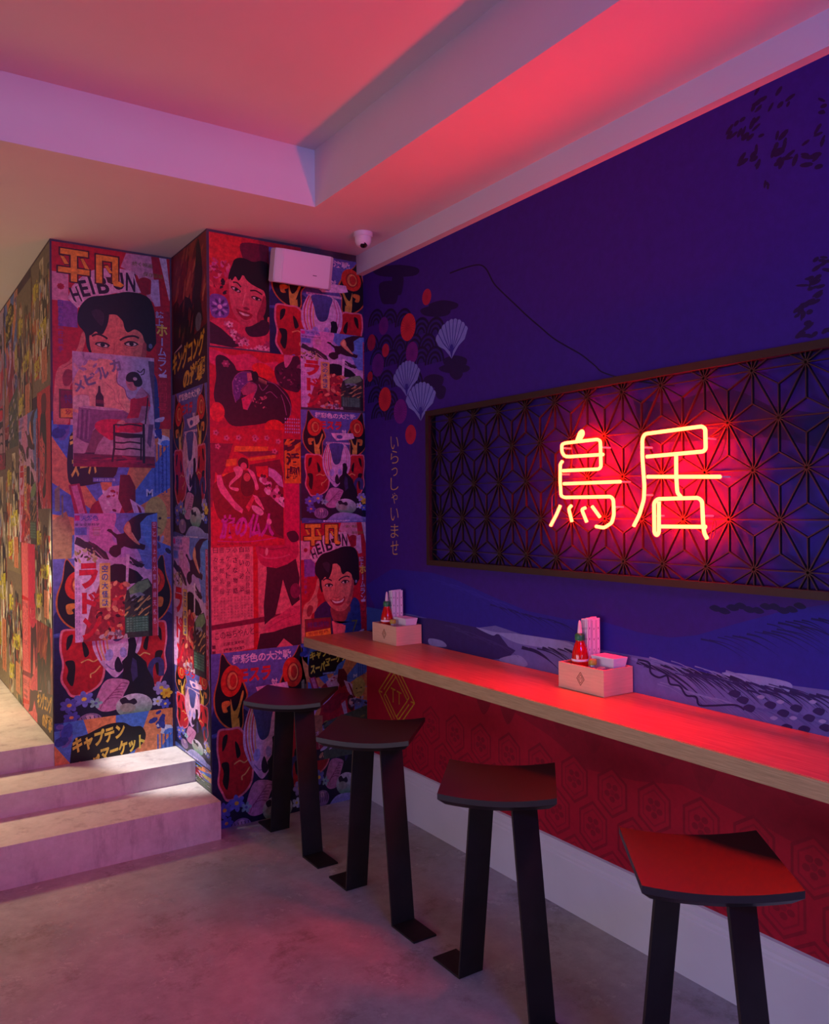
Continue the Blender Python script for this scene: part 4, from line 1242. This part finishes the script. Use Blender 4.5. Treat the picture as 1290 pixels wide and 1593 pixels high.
def d_collage(a, sd=1):
    """torn scraps of many small prints in olive, cream, black and orange"""
    r = random.Random(sd)
    a.rect(0, 0, 1000, 1600, '#7a6a54', '#8a7a5a')
    pal = ['#1a1410', '#2e241c', '#a89878', '#d8cca8', '#8a5a3a', '#c0602c', '#5a6a4a', '#7a8ab0', '#e8e0cc', '#241c18', '#b89a60', '#0e0a08', '#9a3a28', '#14100e', '#c8b080']
    for k in range(14):
        x, y, w, h = r.uniform(-100, 900), r.uniform(-100, 1450), r.uniform(200, 480), r.uniform(250, 560)
        a.rect(x, y, x+w, y+h, r.choice(pal))
        for j in range(16):
            cx, cy = x+r.uniform(0, w), y+r.uniform(0, h)
            a.blob([(cx-r.uniform(10, 60), cy-r.uniform(0, 30)), (cx, cy-r.uniform(30, 130)), (cx+r.uniform(10, 60), cy), (cx+r.uniform(-20, 20), cy+r.uniform(30, 130))], r.choice(pal), k=3)
    for t, x, y, w, h in (('東京', 250, 420, 330, 240), ('大決闘', 620, 900, 480, 200), ('空想', 300, 1330, 360, 220)):
        a.text(t, x+r.uniform(-80, 80), y+r.uniform(-80, 80), w, h, '#d8cc2c', 0.05, -.08, .1)
    a.rect(560, 1120, 840, 1500, '#d8845a')
    a.vtext('特報近日公開', 700, 1170, 56, 46, 46, '#6a3424', 0.01)

BOX = {'scraps': (lambda a: d_collage(a, 3), (0, 0, 1000, 1600)), 'shreds': (lambda a: d_collage(a, 8), (0, 0, 1000, 1600)), 'magazine': (d_magazine, (45, 66, 885, 1500)), 'moth': (d_moth, (60, 60, 940, 1512)), 'bird': (d_bird, (230, 62, 1066, 1250)),
       'captain': (d_captain, (0, 0, 1000, 1600)), 'peak': (d_peak, (0, 0, 1000, 1600)), 'portrait': (d_portrait, (30, 30, 1180, 1500)),
       'shell': (d_shell, (30, 40, 1195, 1210)), 'drama': (d_drama, (40, 0, 972, 1500)), 'page': (d_page, (40, -660, 1175, 1425)),
       'strip': (d_strip, (0, 0, 100, 300)), 'cafe': (d_cafe, (85, 120, 1012, 1410))}

# ------------------------------------------------------------------ poster walls
PLN = {'near': (1, Y2, (1, 0, 0), (0, -1, 0)), 'far': (1, Y1, (1, 0, 0), (0, -1, 0)),
       'side': (0, XA, (0, -1, 0), (-1, 0, 0)), 'left': (0, XB, (0, -1, 0), (-1, 0, 0))}
def poster(wall, kind, c0, c1, layer, label, metric_=False):
    """one pasted sheet; c0, c1 = photo pixels of its top-left and bottom-right corner (or metres along the wall, height)"""
    axis, val, u, n = PLN[wall]
    u, n = Vector(u), Vector(n)
    o = Vector((0, 0, 0))
    o[axis] = val
    if metric_:
        a0, a1, z0, z1 = c0[0], c1[0], c0[1], c1[1]
    else:
        p, q = px(c0[0], c0[1], axis, val), px(c1[0], c1[1], axis, val)
        a0, a1, z0, z1 = p.dot(u), q.dot(u), p.z, q.z
    lo = layer*0.0022
    fn, box = BOX[kind]
    mid = o + u*((a0+a1)/2) + Vector((0, 0, (z0+z1)/2)) + n*lo
    A = Art((0, 0, 0), u, (0, 0, -1), n, base=0.00065)
    A.frame(box, (a0-(a0+a1)/2, -(z0-z1)/2, a1-(a0+a1)/2, (z0-z1)/2))
    fn(A)
    h, w = abs(z0-z1)/2, abs(a1-a0)/2
    mb = MB()
    vs = []
    for d in (0.0001, 0.0006):
        for su, sv in ((-1, -1), (1, -1), (1, 1), (-1, 1)):
            vs.append(u*(su*w) + Vector((0, 0, sv*h)) + n*d)
    mb.hexa(vs)
    ob = A.mesh('poster', M['print'], (mb, '#b89a90'))
    ob.location = mid
    tag(ob, label, 'poster', 'vintage posters pasted on the walls')
    return ob

def wallblock(name, a, b):
    m_ = MB().box(a, b)
    structure(name, m_, M['pasted'])
M['pasted'] = mat('pasted_wall', '#5a3a48', 0.55, noise=0.4, scale=6, col2='#2c2440')
wallblock('wall_poster_near', (XA, Y2, 0), (0.2, YB, ZC))
wallblock('wall_poster_far', (XB, Y1, 0), (XA, YB, ZC))

P_ = poster
# far wall, behind the stairs
P_('far', 'captain', (80, 640), (267, 1010), 0, 'poster of a red-suited fighter and bald yellow head above the stairs')
P_('far', 'moth', (82, 870), (269, 1128), 1, 'poster with striped tulip, red petals and egg, low on the wall above the stairs')
P_('far', 'magazine', (80, 375), (266, 668), 1, 'big red magazine cover at the ceiling above the stairs, its smile hidden by another sheet')
P_('far', 'cafe', (112, 546), (241, 728), 2, 'pale advert of a seated woman in a red dress beside a bottle')
P_('far', 'bird', (115, 799), (246, 988), 2, 'poster with dark bird and red katakana above the stairs, over the red petals')
P_('far', 'captain', (84, 1126), (271, 1420), 2, 'poster strip with yellow title on orange and blue rays, just above the stair tread')
# near wall, left column
P_('near', 'portrait', (325, 360), (470, 552), 0, 'red portrait poster of a dark-haired woman with flowers, left of the loudspeaker')
P_('near', 'shell', (325, 540), (468, 684), 2, 'red poster of a dark boulder with purple shell plates, under the portrait')
P_('near', 'page', (327, 745), (468, 1020), 0, 'magazine page with text columns and a man in dark trousers, above the corner stool')
P_('near', 'drama', (326, 664), (442, 848), 3, 'red film poster of pale figures with a purple brush title')
P_('near', 'strip', (442, 676), (468, 752), 1, 'narrow orange title strip beside the red film poster')
P_('near', 'moth', (328, 1018), (481, 1288), 1, 'large blue poster with red petals behind the corner stool, down at the floor')
# near wall, right column
P_('near', 'moth', (418, 384), (572, 618), 1, 'blue poster with striped tulip partly behind the loudspeaker')
P_('near', 'bird', (467, 512), (572, 640), 2, 'small poster with red katakana and dark slope, under the loudspeaker at the mural corner')
P_('near', 'moth', (467, 637), (572, 812), 3, 'blue tulip and egg poster between the bird sheet and the small magazine cover')
P_('near', 'magazine', (467, 810), (572, 990), 2, 'small magazine cover of a smiling woman just above the counter end')
P_('near', 'moth', (470, 1010), (572, 1248), 0, 'blue poster showing its white egg behind the second stool, below the counter')
P_('near', 'captain', (466, 1002), (572, 1168), 1, 'blue and orange poster with yellow title directly under the counter end')
# side of the near wall
def mv(px_, axis, val): return px(px_[0], px_[1], axis, val)
yl, yr = -Y1+0.004, -Y2-0.004
def side(kind, z0, z1, layer, label): P_('side', kind, (yl, z0), (yr, z1), layer, label, True)
side('peak', 3.005, 2.235, 0, 'dark red poster with slanted yellow title on the narrow side wall at the ceiling')
side('moth', 2.245, 1.45, 1, 'narrow-looking blue tulip poster in the middle of the side wall')
side('bird', 1.46, 0.75, 2, 'bird poster on the side wall beside the stair treads')
side('moth', 0.80, 0.30, 1, 'blue poster on the side wall at the bottom, lit where the stairs meet it')
P_('side', 'captain', (yl, 0.29), (yr, 0.19), 0, 'thin blue and orange sheet on the side wall at stair level', True)
# left wall along the landing
L0, L1 = -7.4, -Y1-0.006
def left(kind, a0, a1, z0, z1, layer, label): P_('left', kind, (a0, z0), (a1, z1), layer, label, True)
rowL = [('scraps', -5.20, L1, 3.0, 2.25, 0, 'brown collage sheet on the left landing wall, at the top of its front corner'),
        ('portrait', -5.02, L1, 2.26, 1.60, 1, 'woman portrait poster on the left landing wall at the front corner'),
        ('shreds', -5.72, -5.18, 2.95, 2.10, 1, 'collage of torn scraps high on the left landing wall, behind the front sheet'),
        ('bird', -5.66, -5.00, 2.18, 1.42, 2, 'bird poster at mid height on the left landing wall'),
        ('peak', -5.10, L1, 1.02, 0.415, 1, 'crag poster with yellow title low on the left landing wall'),
        ('shreds', -5.12, L1, 1.62, 1.0, 2, 'torn collage on the left landing wall directly under the woman portrait'),
        ('page', -5.62, -5.09, 1.44, 0.415, 1, 'text page on the left landing wall standing on the landing floor'),
        ('captain', -6.30, -5.70, 3.0, 2.0, 0, 'ray poster far along the left landing wall near the ceiling'),
        ('scraps', -6.25, -5.64, 2.02, 1.2, 1, 'brown collage far along the left landing wall at mid height'),
        ('shreds', -6.2, -5.60, 1.22, 0.415, 2, 'torn collage far along the left landing wall near the floor'),
        ('cafe', -6.9, -6.28, 3.0, 1.9, 1, 'cafe advert at the far end of the left landing wall, top'),
        ('scraps', -6.9, -6.2, 1.92, 0.415, 0, 'brown collage at the far end of the left landing wall, bottom')]
for a_ in rowL:
    left(*a_)
# ------------------------------------------------------------------ counter
ct = MB()
ct.box((CX+0.004, YF+0.5, CT-CTH), (-0.001, Y2-0.001, CT))
counter = ct.build('wall_counter', M['oak'])
tag(counter, 'long oak counter ledge running along the blue mural wall', 'counter', kind='thing')
counter.name = 'counter_ledge'
MB().box((CX-0.001, YF+0.5, CT-CTH-0.0005), (CX+0.004, Y2-0.001, CT-0.0015)).build('front_edging', M['ply'], counter)

# ------------------------------------------------------------------ bar stools
SW, SD = 0.365, 0.360
def seat_mb():
    m = MB()
    N = 12
    rows = []
    for (ins, lev) in ((0, 0), (0, -0.020), (0.016, -0.036)):
        for side in ((-1,), (1,)):
            pass
    def zt(x): return 0.704 + 0.017*(2*x/SW)**2
    vs, fs = [], []
    loops = []
    for ins, lev in ((0.0, 0.0), (0.0, -0.018), (0.022, -0.036)):
        top = []
        for j in range(2):
            for i in range(N+1):
                x = (-0.5+i/N)*(SW-2*ins)
                y = (-0.5+j)*(SD-2*ins)
                top.append((x, y, zt(x)+lev))
        loops.append(top)
    for l in loops: vs += l
    K = 2*(N+1)
    for i in range(N):
        fs.append((i, i+1, N+2+i, N+1+i))                         # top
        fs.append((2*K+i, 2*K+N+1+i, 2*K+N+2+i, 2*K+i+1))         # underside
    ring = list(range(N+1)) + list(range(2*N+1, N, -1))
    for L in range(2):
        for q in range(len(ring)):
            a, b = ring[q], ring[(q+1) % len(ring)]
            fs.append((L*K+a, L*K+b, (L+1)*K+b, (L+1)*K+a))
    return m.add(vs, fs)

def make_stool():
    t = empty('bar_stool', (0, 0, 0))
    seat = seat_mb().build('seat', M['lacquer'], t, smooth=True)
    for sg in (1, -1):
        yb, yt, th, w = 0.187*sg, 0.108*sg, 0.008*sg, 0.0505
        zt = 0.6715
        lg = MB().hexa([(-w, yb-th, 0.001), (w, yb-th, 0.001), (w, yb, 0.001), (-w, yb, 0.001),
                        (-w, yt-th, zt), (w, yt-th, zt), (w, yt, zt), (-w, yt, zt)]).build('leg', M['steel'], t)
        y0, y1 = sorted((yb, yb+0.148*sg))
        MB().box((-w, y0, 0.001), (w, y1, 0.008)).build('foot_plate', M['steel'], lg)
    MB().box((-0.049, -0.099, 0.661), (0.049, 0.099, 0.6675)).build('seat_plate', M['steel'], t)
    return t

def copy_tree(o, parent=None):
    c = o.copy()
    COL.objects.link(c)
    if parent: c.parent = parent
    for ch in list(o.children):
        copy_tree(ch, c)
    return c

stools = [(3.684, -41.2, -0.012, -0.007, 'black bar stool in the corner, closest to the poster wall'),
          (2.908, -44.1, -0.015, 0.007, 'black bar stool with its seat in front of the gold diamond logo'),
          (2.114, -42.0, 0.0, 0.016, 'black bar stool with a dark seat, third from the poster wall'),
          (1.335, -39.0, 0.028, 0.022, 'black bar stool whose seat shines bright red from the neon')]
proto = make_stool()
for i, (y, a, dx_, dy_, lab) in enumerate(stools):
    o = proto if i == 0 else copy_tree(proto)
    o.location = (-0.617, y, 0)
    tag(o, lab, 'bar stool', 'bar stools along the counter')
for o in [x for x in bpy.data.objects if x.name.split('.')[0] == 'bar_stool']:
    y = o.location.y
    _, a, dx_, dy_, _ = [s for s in stools if abs(s[0]-y) < 1e-3][0]
    for ch in o.children:
        if ch.name.split('.')[0] == 'seat':
            ch.rotation_euler = (0, 0, math.radians(a))
            ch.location = (dx_, dy_, 0)

# ------------------------------------------------------------------ lattice panel
LY0, LY1, LZ0, LZ1, FD = 0.62, 3.38, 1.325, 2.077, 0.045
lat = empty('lattice_panel', (0, (LY0+LY1)/2, LZ0))
tag(lat, 'dark wooden lattice panel of star shapes in a frame on the mural wall', 'lattice panel')
FWD = 0.026
def at_lat(mb):
    mb.v = [(x, y-(LY0+LY1)/2, z-LZ0) for x, y, z in mb.v]
    return mb
fr = MB()
fr.box((-FD, LY0, LZ0), (-0.001, LY1, LZ0+FWD)).box((-FD, LY0, LZ1-FWD), (-0.001, LY1, LZ1))
fr.box((-FD, LY0, LZ0+FWD), (-0.001, LY0+FWD, LZ1-FWD)).box((-FD, LY1-FWD, LZ0+FWD), (-0.001, LY1, LZ1-FWD))
at_lat(fr).build('frame', M['darkwood'], lat)
A_ = 0.1785
H_ = 0.155
oy, oz = 1.412, 1.711
segs = set()
def key(a, b):
    a = (round(a[0], 4), round(a[1], 4)); b = (round(b[0], 4), round(b[1], 4))
    return (a, b) if a < b else (b, a)
for r in range(-4, 5):
    for k in range(-7, 16):
        p = (oy+k*A_+(A_/2 if r % 2 else 0), oz+r*H_)
        q = (p[0]+A_, p[1])
        up = (p[0]+A_/2, p[1]+H_)
        dn = (p[0]+A_/2, p[1]-H_)
        segs.add(key(p, q)); segs.add(key(p, up)); segs.add(key(q, up))
        for tri in ((p, q, up), (p, q, dn)):
            g = (sum(t[0] for t in tri)/3, sum(t[1] for t in tri)/3)
            for t in tri: segs.add(key(g, t))
def clipseg(a, b):
    t0, t1 = 0.0, 1.0
    d = (b[0]-a[0], b[1]-a[1])
    for p, q in ((-d[0], a[0]-(LY0+FWD)), (d[0], LY1-FWD-a[0]), (-d[1], a[1]-(LZ0+FWD)), (d[1], LZ1-FWD-a[1])):
        if abs(p) < 1e-9:
            if q < 0: return None
        else:
            r = q/p
            if p < 0: t0 = max(t0, r)
            else: t1 = min(t1, r)
    if t0 >= t1-1e-3: return None
    return (a[0]+d[0]*t0, a[1]+d[1]*t0), (a[0]+d[0]*t1, a[1]+d[1]*t1)
lb = MB()
for a, b in sorted(segs):
    c_ = clipseg(a, b)
    if not c_: continue
    (y0, z0), (y1, z1) = c_
    L = math.hypot(y1-y0, z1-z0)
    ny, nz = -(z1-z0)/L*0.0017, (y1-y0)/L*0.0017
    v = [(x, yy, zz) for x in (-0.030, -0.019) for yy, zz in ((y0+ny, z0+nz), (y1+ny, z1+nz), (y1-ny, z1-nz), (y0-ny, z0-nz))]
    lb.hexa(v)
at_lat(lb).build('lattice', M['darkwood'], lat)

# ------------------------------------------------------------------ neon sign
NX = -0.082
sign = empty('neon_sign', (NX, 2.03, 1.70))
tag(sign, 'glowing red-orange neon sign of two Japanese characters mounted on the lattice panel', 'neon sign')
def npt(u, v):
    p = px(840+u*0.232558, 640+v*0.232558, 0, NX)
    return (0.0, p.y-2.03, p.z-1.70)
def rounded(pts, r=0.010, n=4):
    P = [Vector(p) for p in pts]
    out = [P[0]]
    for i in range(1, len(P)-1):
        a, b, c_ = P[i-1], P[i], P[i+1]
        d0, d1 = (a-b), (c_-b)
        q = min(r, d0.length*0.45, d1.length*0.45)
        s_, e_ = b+d0.normalized()*q, b+d1.normalized()*q
        for k in range(n+1):
            t = k/n
            out.append(s_*(1-t)**2 + b*2*t*(1-t) + e_*t*t)
    out.append(P[-1])
    return out
strokes = [
    [(248, 195), (268, 142), (285, 128), (291, 150), (264, 198)],
    [(425, 288), (195, 303), (165, 300), (147, 270), (147, 222), (168, 212), (385, 187), (405, 198), (409, 370), (395, 386), (155, 397)],
    [(152, 333), (137, 352), (136, 470), (142, 565), (165, 576), (475, 570), (492, 590), (496, 690), (482, 745), (430, 779), (375, 769)],
    [(160, 484), (540, 470)],
    [(137, 630), (112, 690), (72, 765)], [(212, 630), (193, 650), (215, 738)], [(305, 645), (280, 655), (314, 740)], [(350, 635), (402, 707)],
    [(628, 768), (667, 690), (696, 590), (700, 500), (686, 300), (686, 185), (702, 151), (1085, 100), (1107, 116), (1110, 250), (1095, 268), (715, 303)],
    [(912, 292), (913, 440), (920, 545), (945, 572)],
    [(720, 437), (1208, 437)],
    [(797, 602), (797, 812), (782, 832), (767, 812), (764, 612), (785, 586), (1060, 578), (1086, 600), (1092, 740), (1100, 815), (1120, 852)],
    [(806, 770), (1112, 772)],
]
for st in strokes:
    MB().tube(rounded([npt(*p) for p in st]), 0.0064, 10).build('tube', M['neon'], sign, smooth=True)
for u, v in ((147, 245), (408, 240), (137, 420), (495, 640), (540, 471), (686, 240), (1110, 180), (1205, 437), (765, 700), (1093, 700), (690, 560)):
    p = Vector(npt(u, v))
    MB().tube([p+Vector((0.006, 0, 0)), p+Vector((0.050, 0, 0))], 0.0035, 8).build('standoff', M['clearplastic'], sign)
for path in ([(1120, 852), (1128, 800), (1140, 740), (1152, 720), (1158, 760), (1146, 830), (1135, 850)],
             [(1110, 110), (1235, 105), (1215, 230), (1190, 300), (1170, 330)], [(1130, 170), (1165, 180), (1190, 160), (1175, 145), (1130, 168)],
             [(72, 765), (60, 660), (62, 560), (130, 515)], [(190, 215), (200, 300), (180, 430)], [(160, 720), (300, 718), (400, 735)]):
    MB().tube([Vector(p)+Vector((0.016, 0, 0)) for p in rounded([npt(*q) for q in path], 0.012)], 0.0014, 6).build('cable', M['cable'], sign)

# ------------------------------------------------------------------ condiment boxes
def wood_box(name, x0, y0, label):
    w, d, h, t = 0.150, 0.230, 0.095, 0.008
    r = empty(name, (x0+w/2, y0+d/2, CT+0.001))
    tag(r, label, 'condiment box', 'condiment boxes on the counter')
    b = MB()
    X, Y = w/2, d/2
    b.box((-X, -Y, 0), (X, Y, t))
    b.box((-X, -Y, t), (-X+t, Y, h)).box((X-t, -Y, t), (X, Y, h))
    b.box((-X+t, -Y, t), (X-t, -Y+t, h)).box((-X+t, Y-t, t), (X-t, Y, h))
    b.build('body', M['beech'], r)
    MB().box((-X+t, -0.004, t), (X-t, 0.004, h-0.012)).build('divider', M['beech'], r)
    mk = MB()
    def dia(sx, sz, wd, cy):
        pts = [(cy, sz), (cy+sx, 0), (cy, -sz), (cy-sx, 0)]
        for k in range(4):
            a, c_ = Vector(pts[k]), Vector(pts[(k+1) % 4])
            nn = Vector((-(c_-a).y, (c_-a).x)).normalized()*wd
            q = [a-nn, c_-nn, c_+nn, a+nn]
            mk.hexa([(-X-0.0006, p.x, h/2+p.y) for p in q]+[(-X+0.0002, p.x, h/2+p.y) for p in q])
    dia(0.019, 0.024, 0.0011, 0.0)
    dia(0.0125, 0.016, 0.0009, 0.0)
    for cy in (-0.0035, 0.0035):
        mk.box((-X-0.0006, cy-0.0007, h/2-0.005), (-X+0.0002, cy+0.0007, h/2+0.005)).box((-X-0.0006, cy-0.0025, h/2+0.0035), (-X+0.0002, cy+0.0025, h/2+0.005))
    mk.build('diamond_mark', M['burnt'], r)
    return r

def sauce_bottle(x, y, label):
    r = empty('sauce_bottle', (x, y, CT+0.0095))
    tag(r, label, 'sauce bottle', 'red sauce bottles in the boxes')
    MB().lathe([(0.028, 0), (0.031, 0.004), (0.031, 0.105), (0.0295, 0.122), (0.021, 0.153), (0.0155, 0.166), (0.0155, 0.172)]).build('bottle', M['redglass'], r, smooth=True)
    MB().lathe([(0.0175, 0.1705), (0.0185, 0.173), (0.0185, 0.190), (0.0135, 0.196), (0.010, 0.197)]).build('cap', M['greencap'], r, smooth=True)
    MB().lathe([(0.0095, 0.1965), (0.009, 0.201), (0.006, 0.232), (0.0035, 0.242), (0.002, 0.244)], 14).build('nozzle', M['clearplastic'], r, smooth=True)
    MB().lathe([(0.0312, 0.094), (0.0315, 0.095), (0.0315, 0.101), (0.0312, 0.102)]).build('printed_band', M['paper'], r, smooth=True)
    return r

def soy_bottle(x, y, label):
    r = empty('soy_bottle', (x, y, CT+0.0095))
    tag(r, label, 'bottle', 'small soy bottles in the boxes')
    MB().lathe([(0.017, 0), (0.019, 0.003), (0.019, 0.045), (0.0165, 0.062)]).build('soy_filling', M['soy'], r, smooth=True)
    MB().lathe([(0.0165, 0.0622), (0.0135, 0.078), (0.012, 0.092)]).build('glass_neck', M['glass'], r, smooth=True)
    MB().lathe([(0.0145, 0.0915), (0.0155, 0.094), (0.0155, 0.107), (0.013, 0.111)]).build('cap', M['olivecap'], r, smooth=True)
    return r

def chili_jar(x, y, label):
    r = empty('chili_jar', (x, y, CT+0.0095))
    tag(r, label, 'jar', 'small chili jars in the boxes')
    MB().lathe([(0.017, 0), (0.019, 0.003), (0.019, 0.062), (0.016, 0.068)]).build('jar', M['chili'], r, smooth=True)
    MB().lathe([(0.0165, 0.0683), (0.0175, 0.070), (0.0175, 0.084), (0.015, 0.087)]).build('lid', M['glass'], r, smooth=True)
    return r

def napkin_stack(x, y, label):
    r = empty('napkin_stack', (x, y, CT+0.0095))
    tag(r, label, 'napkins', 'napkin stacks in the boxes')
    b = MB()
    def ring(w, d, z): return [(-w, -d, z), (w, -d, z), (w, d, z), (-w, d, z)]
    b.hexa(ring(0.026, 0.044, 0.0)+ring(0.026, 0.044, 0.070))
    b.build('lower_napkins', M['paper'], r)
    b = MB()
    for k in range(8):
        s_ = k/7*0.009
        z = 0.0704+k*0.0062
        b.hexa(ring(0.029+s_*0.7, 0.047+s_, z)+ring(0.0296+s_*0.7, 0.0476+s_, z+0.0058))
    b.build('top_napkins', M['paper'], r)
    return r

def packet_mesh():
    b = MB().box((-0.0105, -0.0038, 0), (0.0105, 0.0038, 0.252))
    return b
pk_proto = []
def packets(x, y, label, group):
    k = 0
    for i in range(3):
        for j in range(4):
            loc = (x+(i-1)*0.0225, y+(j-1.5)*0.0085, CT+0.0095)
            if not pk_proto:
                r = packet_mesh().build('chopstick_packet', M['paper'], bevel=0.001, seg=1)
                q = MB()
                for zz in (0.13, 0.17, 0.21):
                    q.box((-0.0107, -0.0008, zz), (-0.0104, 0.0008, zz+0.008)).box((-0.0014, -0.0040, zz), (0.0014, -0.0037, zz+0.008))
                q.box((-0.0107, 0.0026, 0.02), (-0.0104, 0.0034, 0.246)).box((-0.0085, -0.0040, 0.02), (-0.0072, -0.0037, 0.246)).box((0.0076, -0.0040, 0.02), (0.0084, -0.0037, 0.246))
                q.build('printed_mark', M['ink'], r)
                pk_proto.append(r)
            else:
                r = copy_tree(pk_proto[0])
            r.location = loc
            r.rotation_euler = (0, 0, 0)
            r.location.z += 0.0
            r.scale = (1, 1, 1 - 0.006*((i*7+j*5) % 4))
            tag(r, label, 'chopstick packet', group)
            k += 1

for (bx, by, ref, which) in ((-0.156, 2.107, 'below the neon sign', 'sign'), (-0.156, 3.488, 'near the poster wall corner', 'corner')):
    wood_box('condiment_box', bx, by, f'pale wooden condiment box on the counter {ref}')
    sauce_bottle(bx+0.048, by+0.165, f'red sauce bottle with green cap in the wooden box {ref}')
    soy_bottle(bx+0.036, by+0.088, f'small soy bottle with olive cap in the wooden box {ref}')
    chili_jar(bx+0.034, by+0.044, f'small chili jar in the wooden box {ref}')
    napkin_stack(bx+0.098, by+0.066, f'stack of white napkins in the wooden box {ref}')
    packets(bx+0.100, by+0.160, f'paper chopstick packet in the bundle standing in the box {ref}', f'chopstick packets in the box {ref}')

# ------------------------------------------------------------------ loudspeaker and camera
sp = empty('wall_speaker', (-0.42, Y2-0.012, 2.86))
tag(sp, 'white trapezoid loudspeaker hung high on the poster wall near the ceiling', 'speaker')
tilt = Matrix.Rotation(math.radians(13), 4, 'X')
def tl(mb, dy=-0.075):
    mb.v = [tuple((tilt @ Vector(v)) + Vector((0, dy, 0))) for v in mb.v]
    return mb
hw, hf, hz, dp = 0.166, 0.136, 0.084, 0.056
tl(MB().prism([(-hw, 0.035), (hw, 0.035), (hw, -0.030), (hf, -dp), (-hf, -dp), (-hw, -0.030)], -hz, hz)).build('cabinet', M['plastic'], sp, bevel=0.004)
tl(MB().box((-hf+0.004, -dp-0.002, -hz+0.004), (hf-0.004, -dp+0.001, hz-0.004))).build('grille', M['plastic'], sp)
tl(MB().box((0.040, -dp-0.0032, -0.028), (0.062, -dp-0.0018, -0.0245))).build('badge', M['ink'], sp)
MB().box((-0.03, -0.06, -0.03), (0.03, 0.012, 0.03)).build('bracket', M['steel'], sp)
cm = empty('security_camera', (-0.20, 3.70, ZC))
tag(cm, 'small white security camera under the ceiling in the corner', 'camera')
MB().lathe([(0.046, -0.022), (0.049, -0.016), (0.049, 0.0)], 28).build('mount', M['plastic'], cm, smooth=True)
MB().lathe([(0.020, -0.073), (0.034, -0.064), (0.042, -0.046), (0.043, -0.0222)], 28).build('turret', M['plastic'], cm, smooth=True)
ld = MB().lathe([(0.001, -0.018), (0.014, -0.016), (0.021, -0.006), (0.022, 0.004)], 24)
ax = Vector((-0.42, -0.72, -0.62)).normalized()
rot = ax.to_track_quat('-Z', 'Y').to_matrix()
ld.v = [tuple(rot @ Vector(v) + Vector((-0.006, -0.014, -0.060))) for v in ld.v]
ld.build('lens', M['lens'], cm, smooth=True)
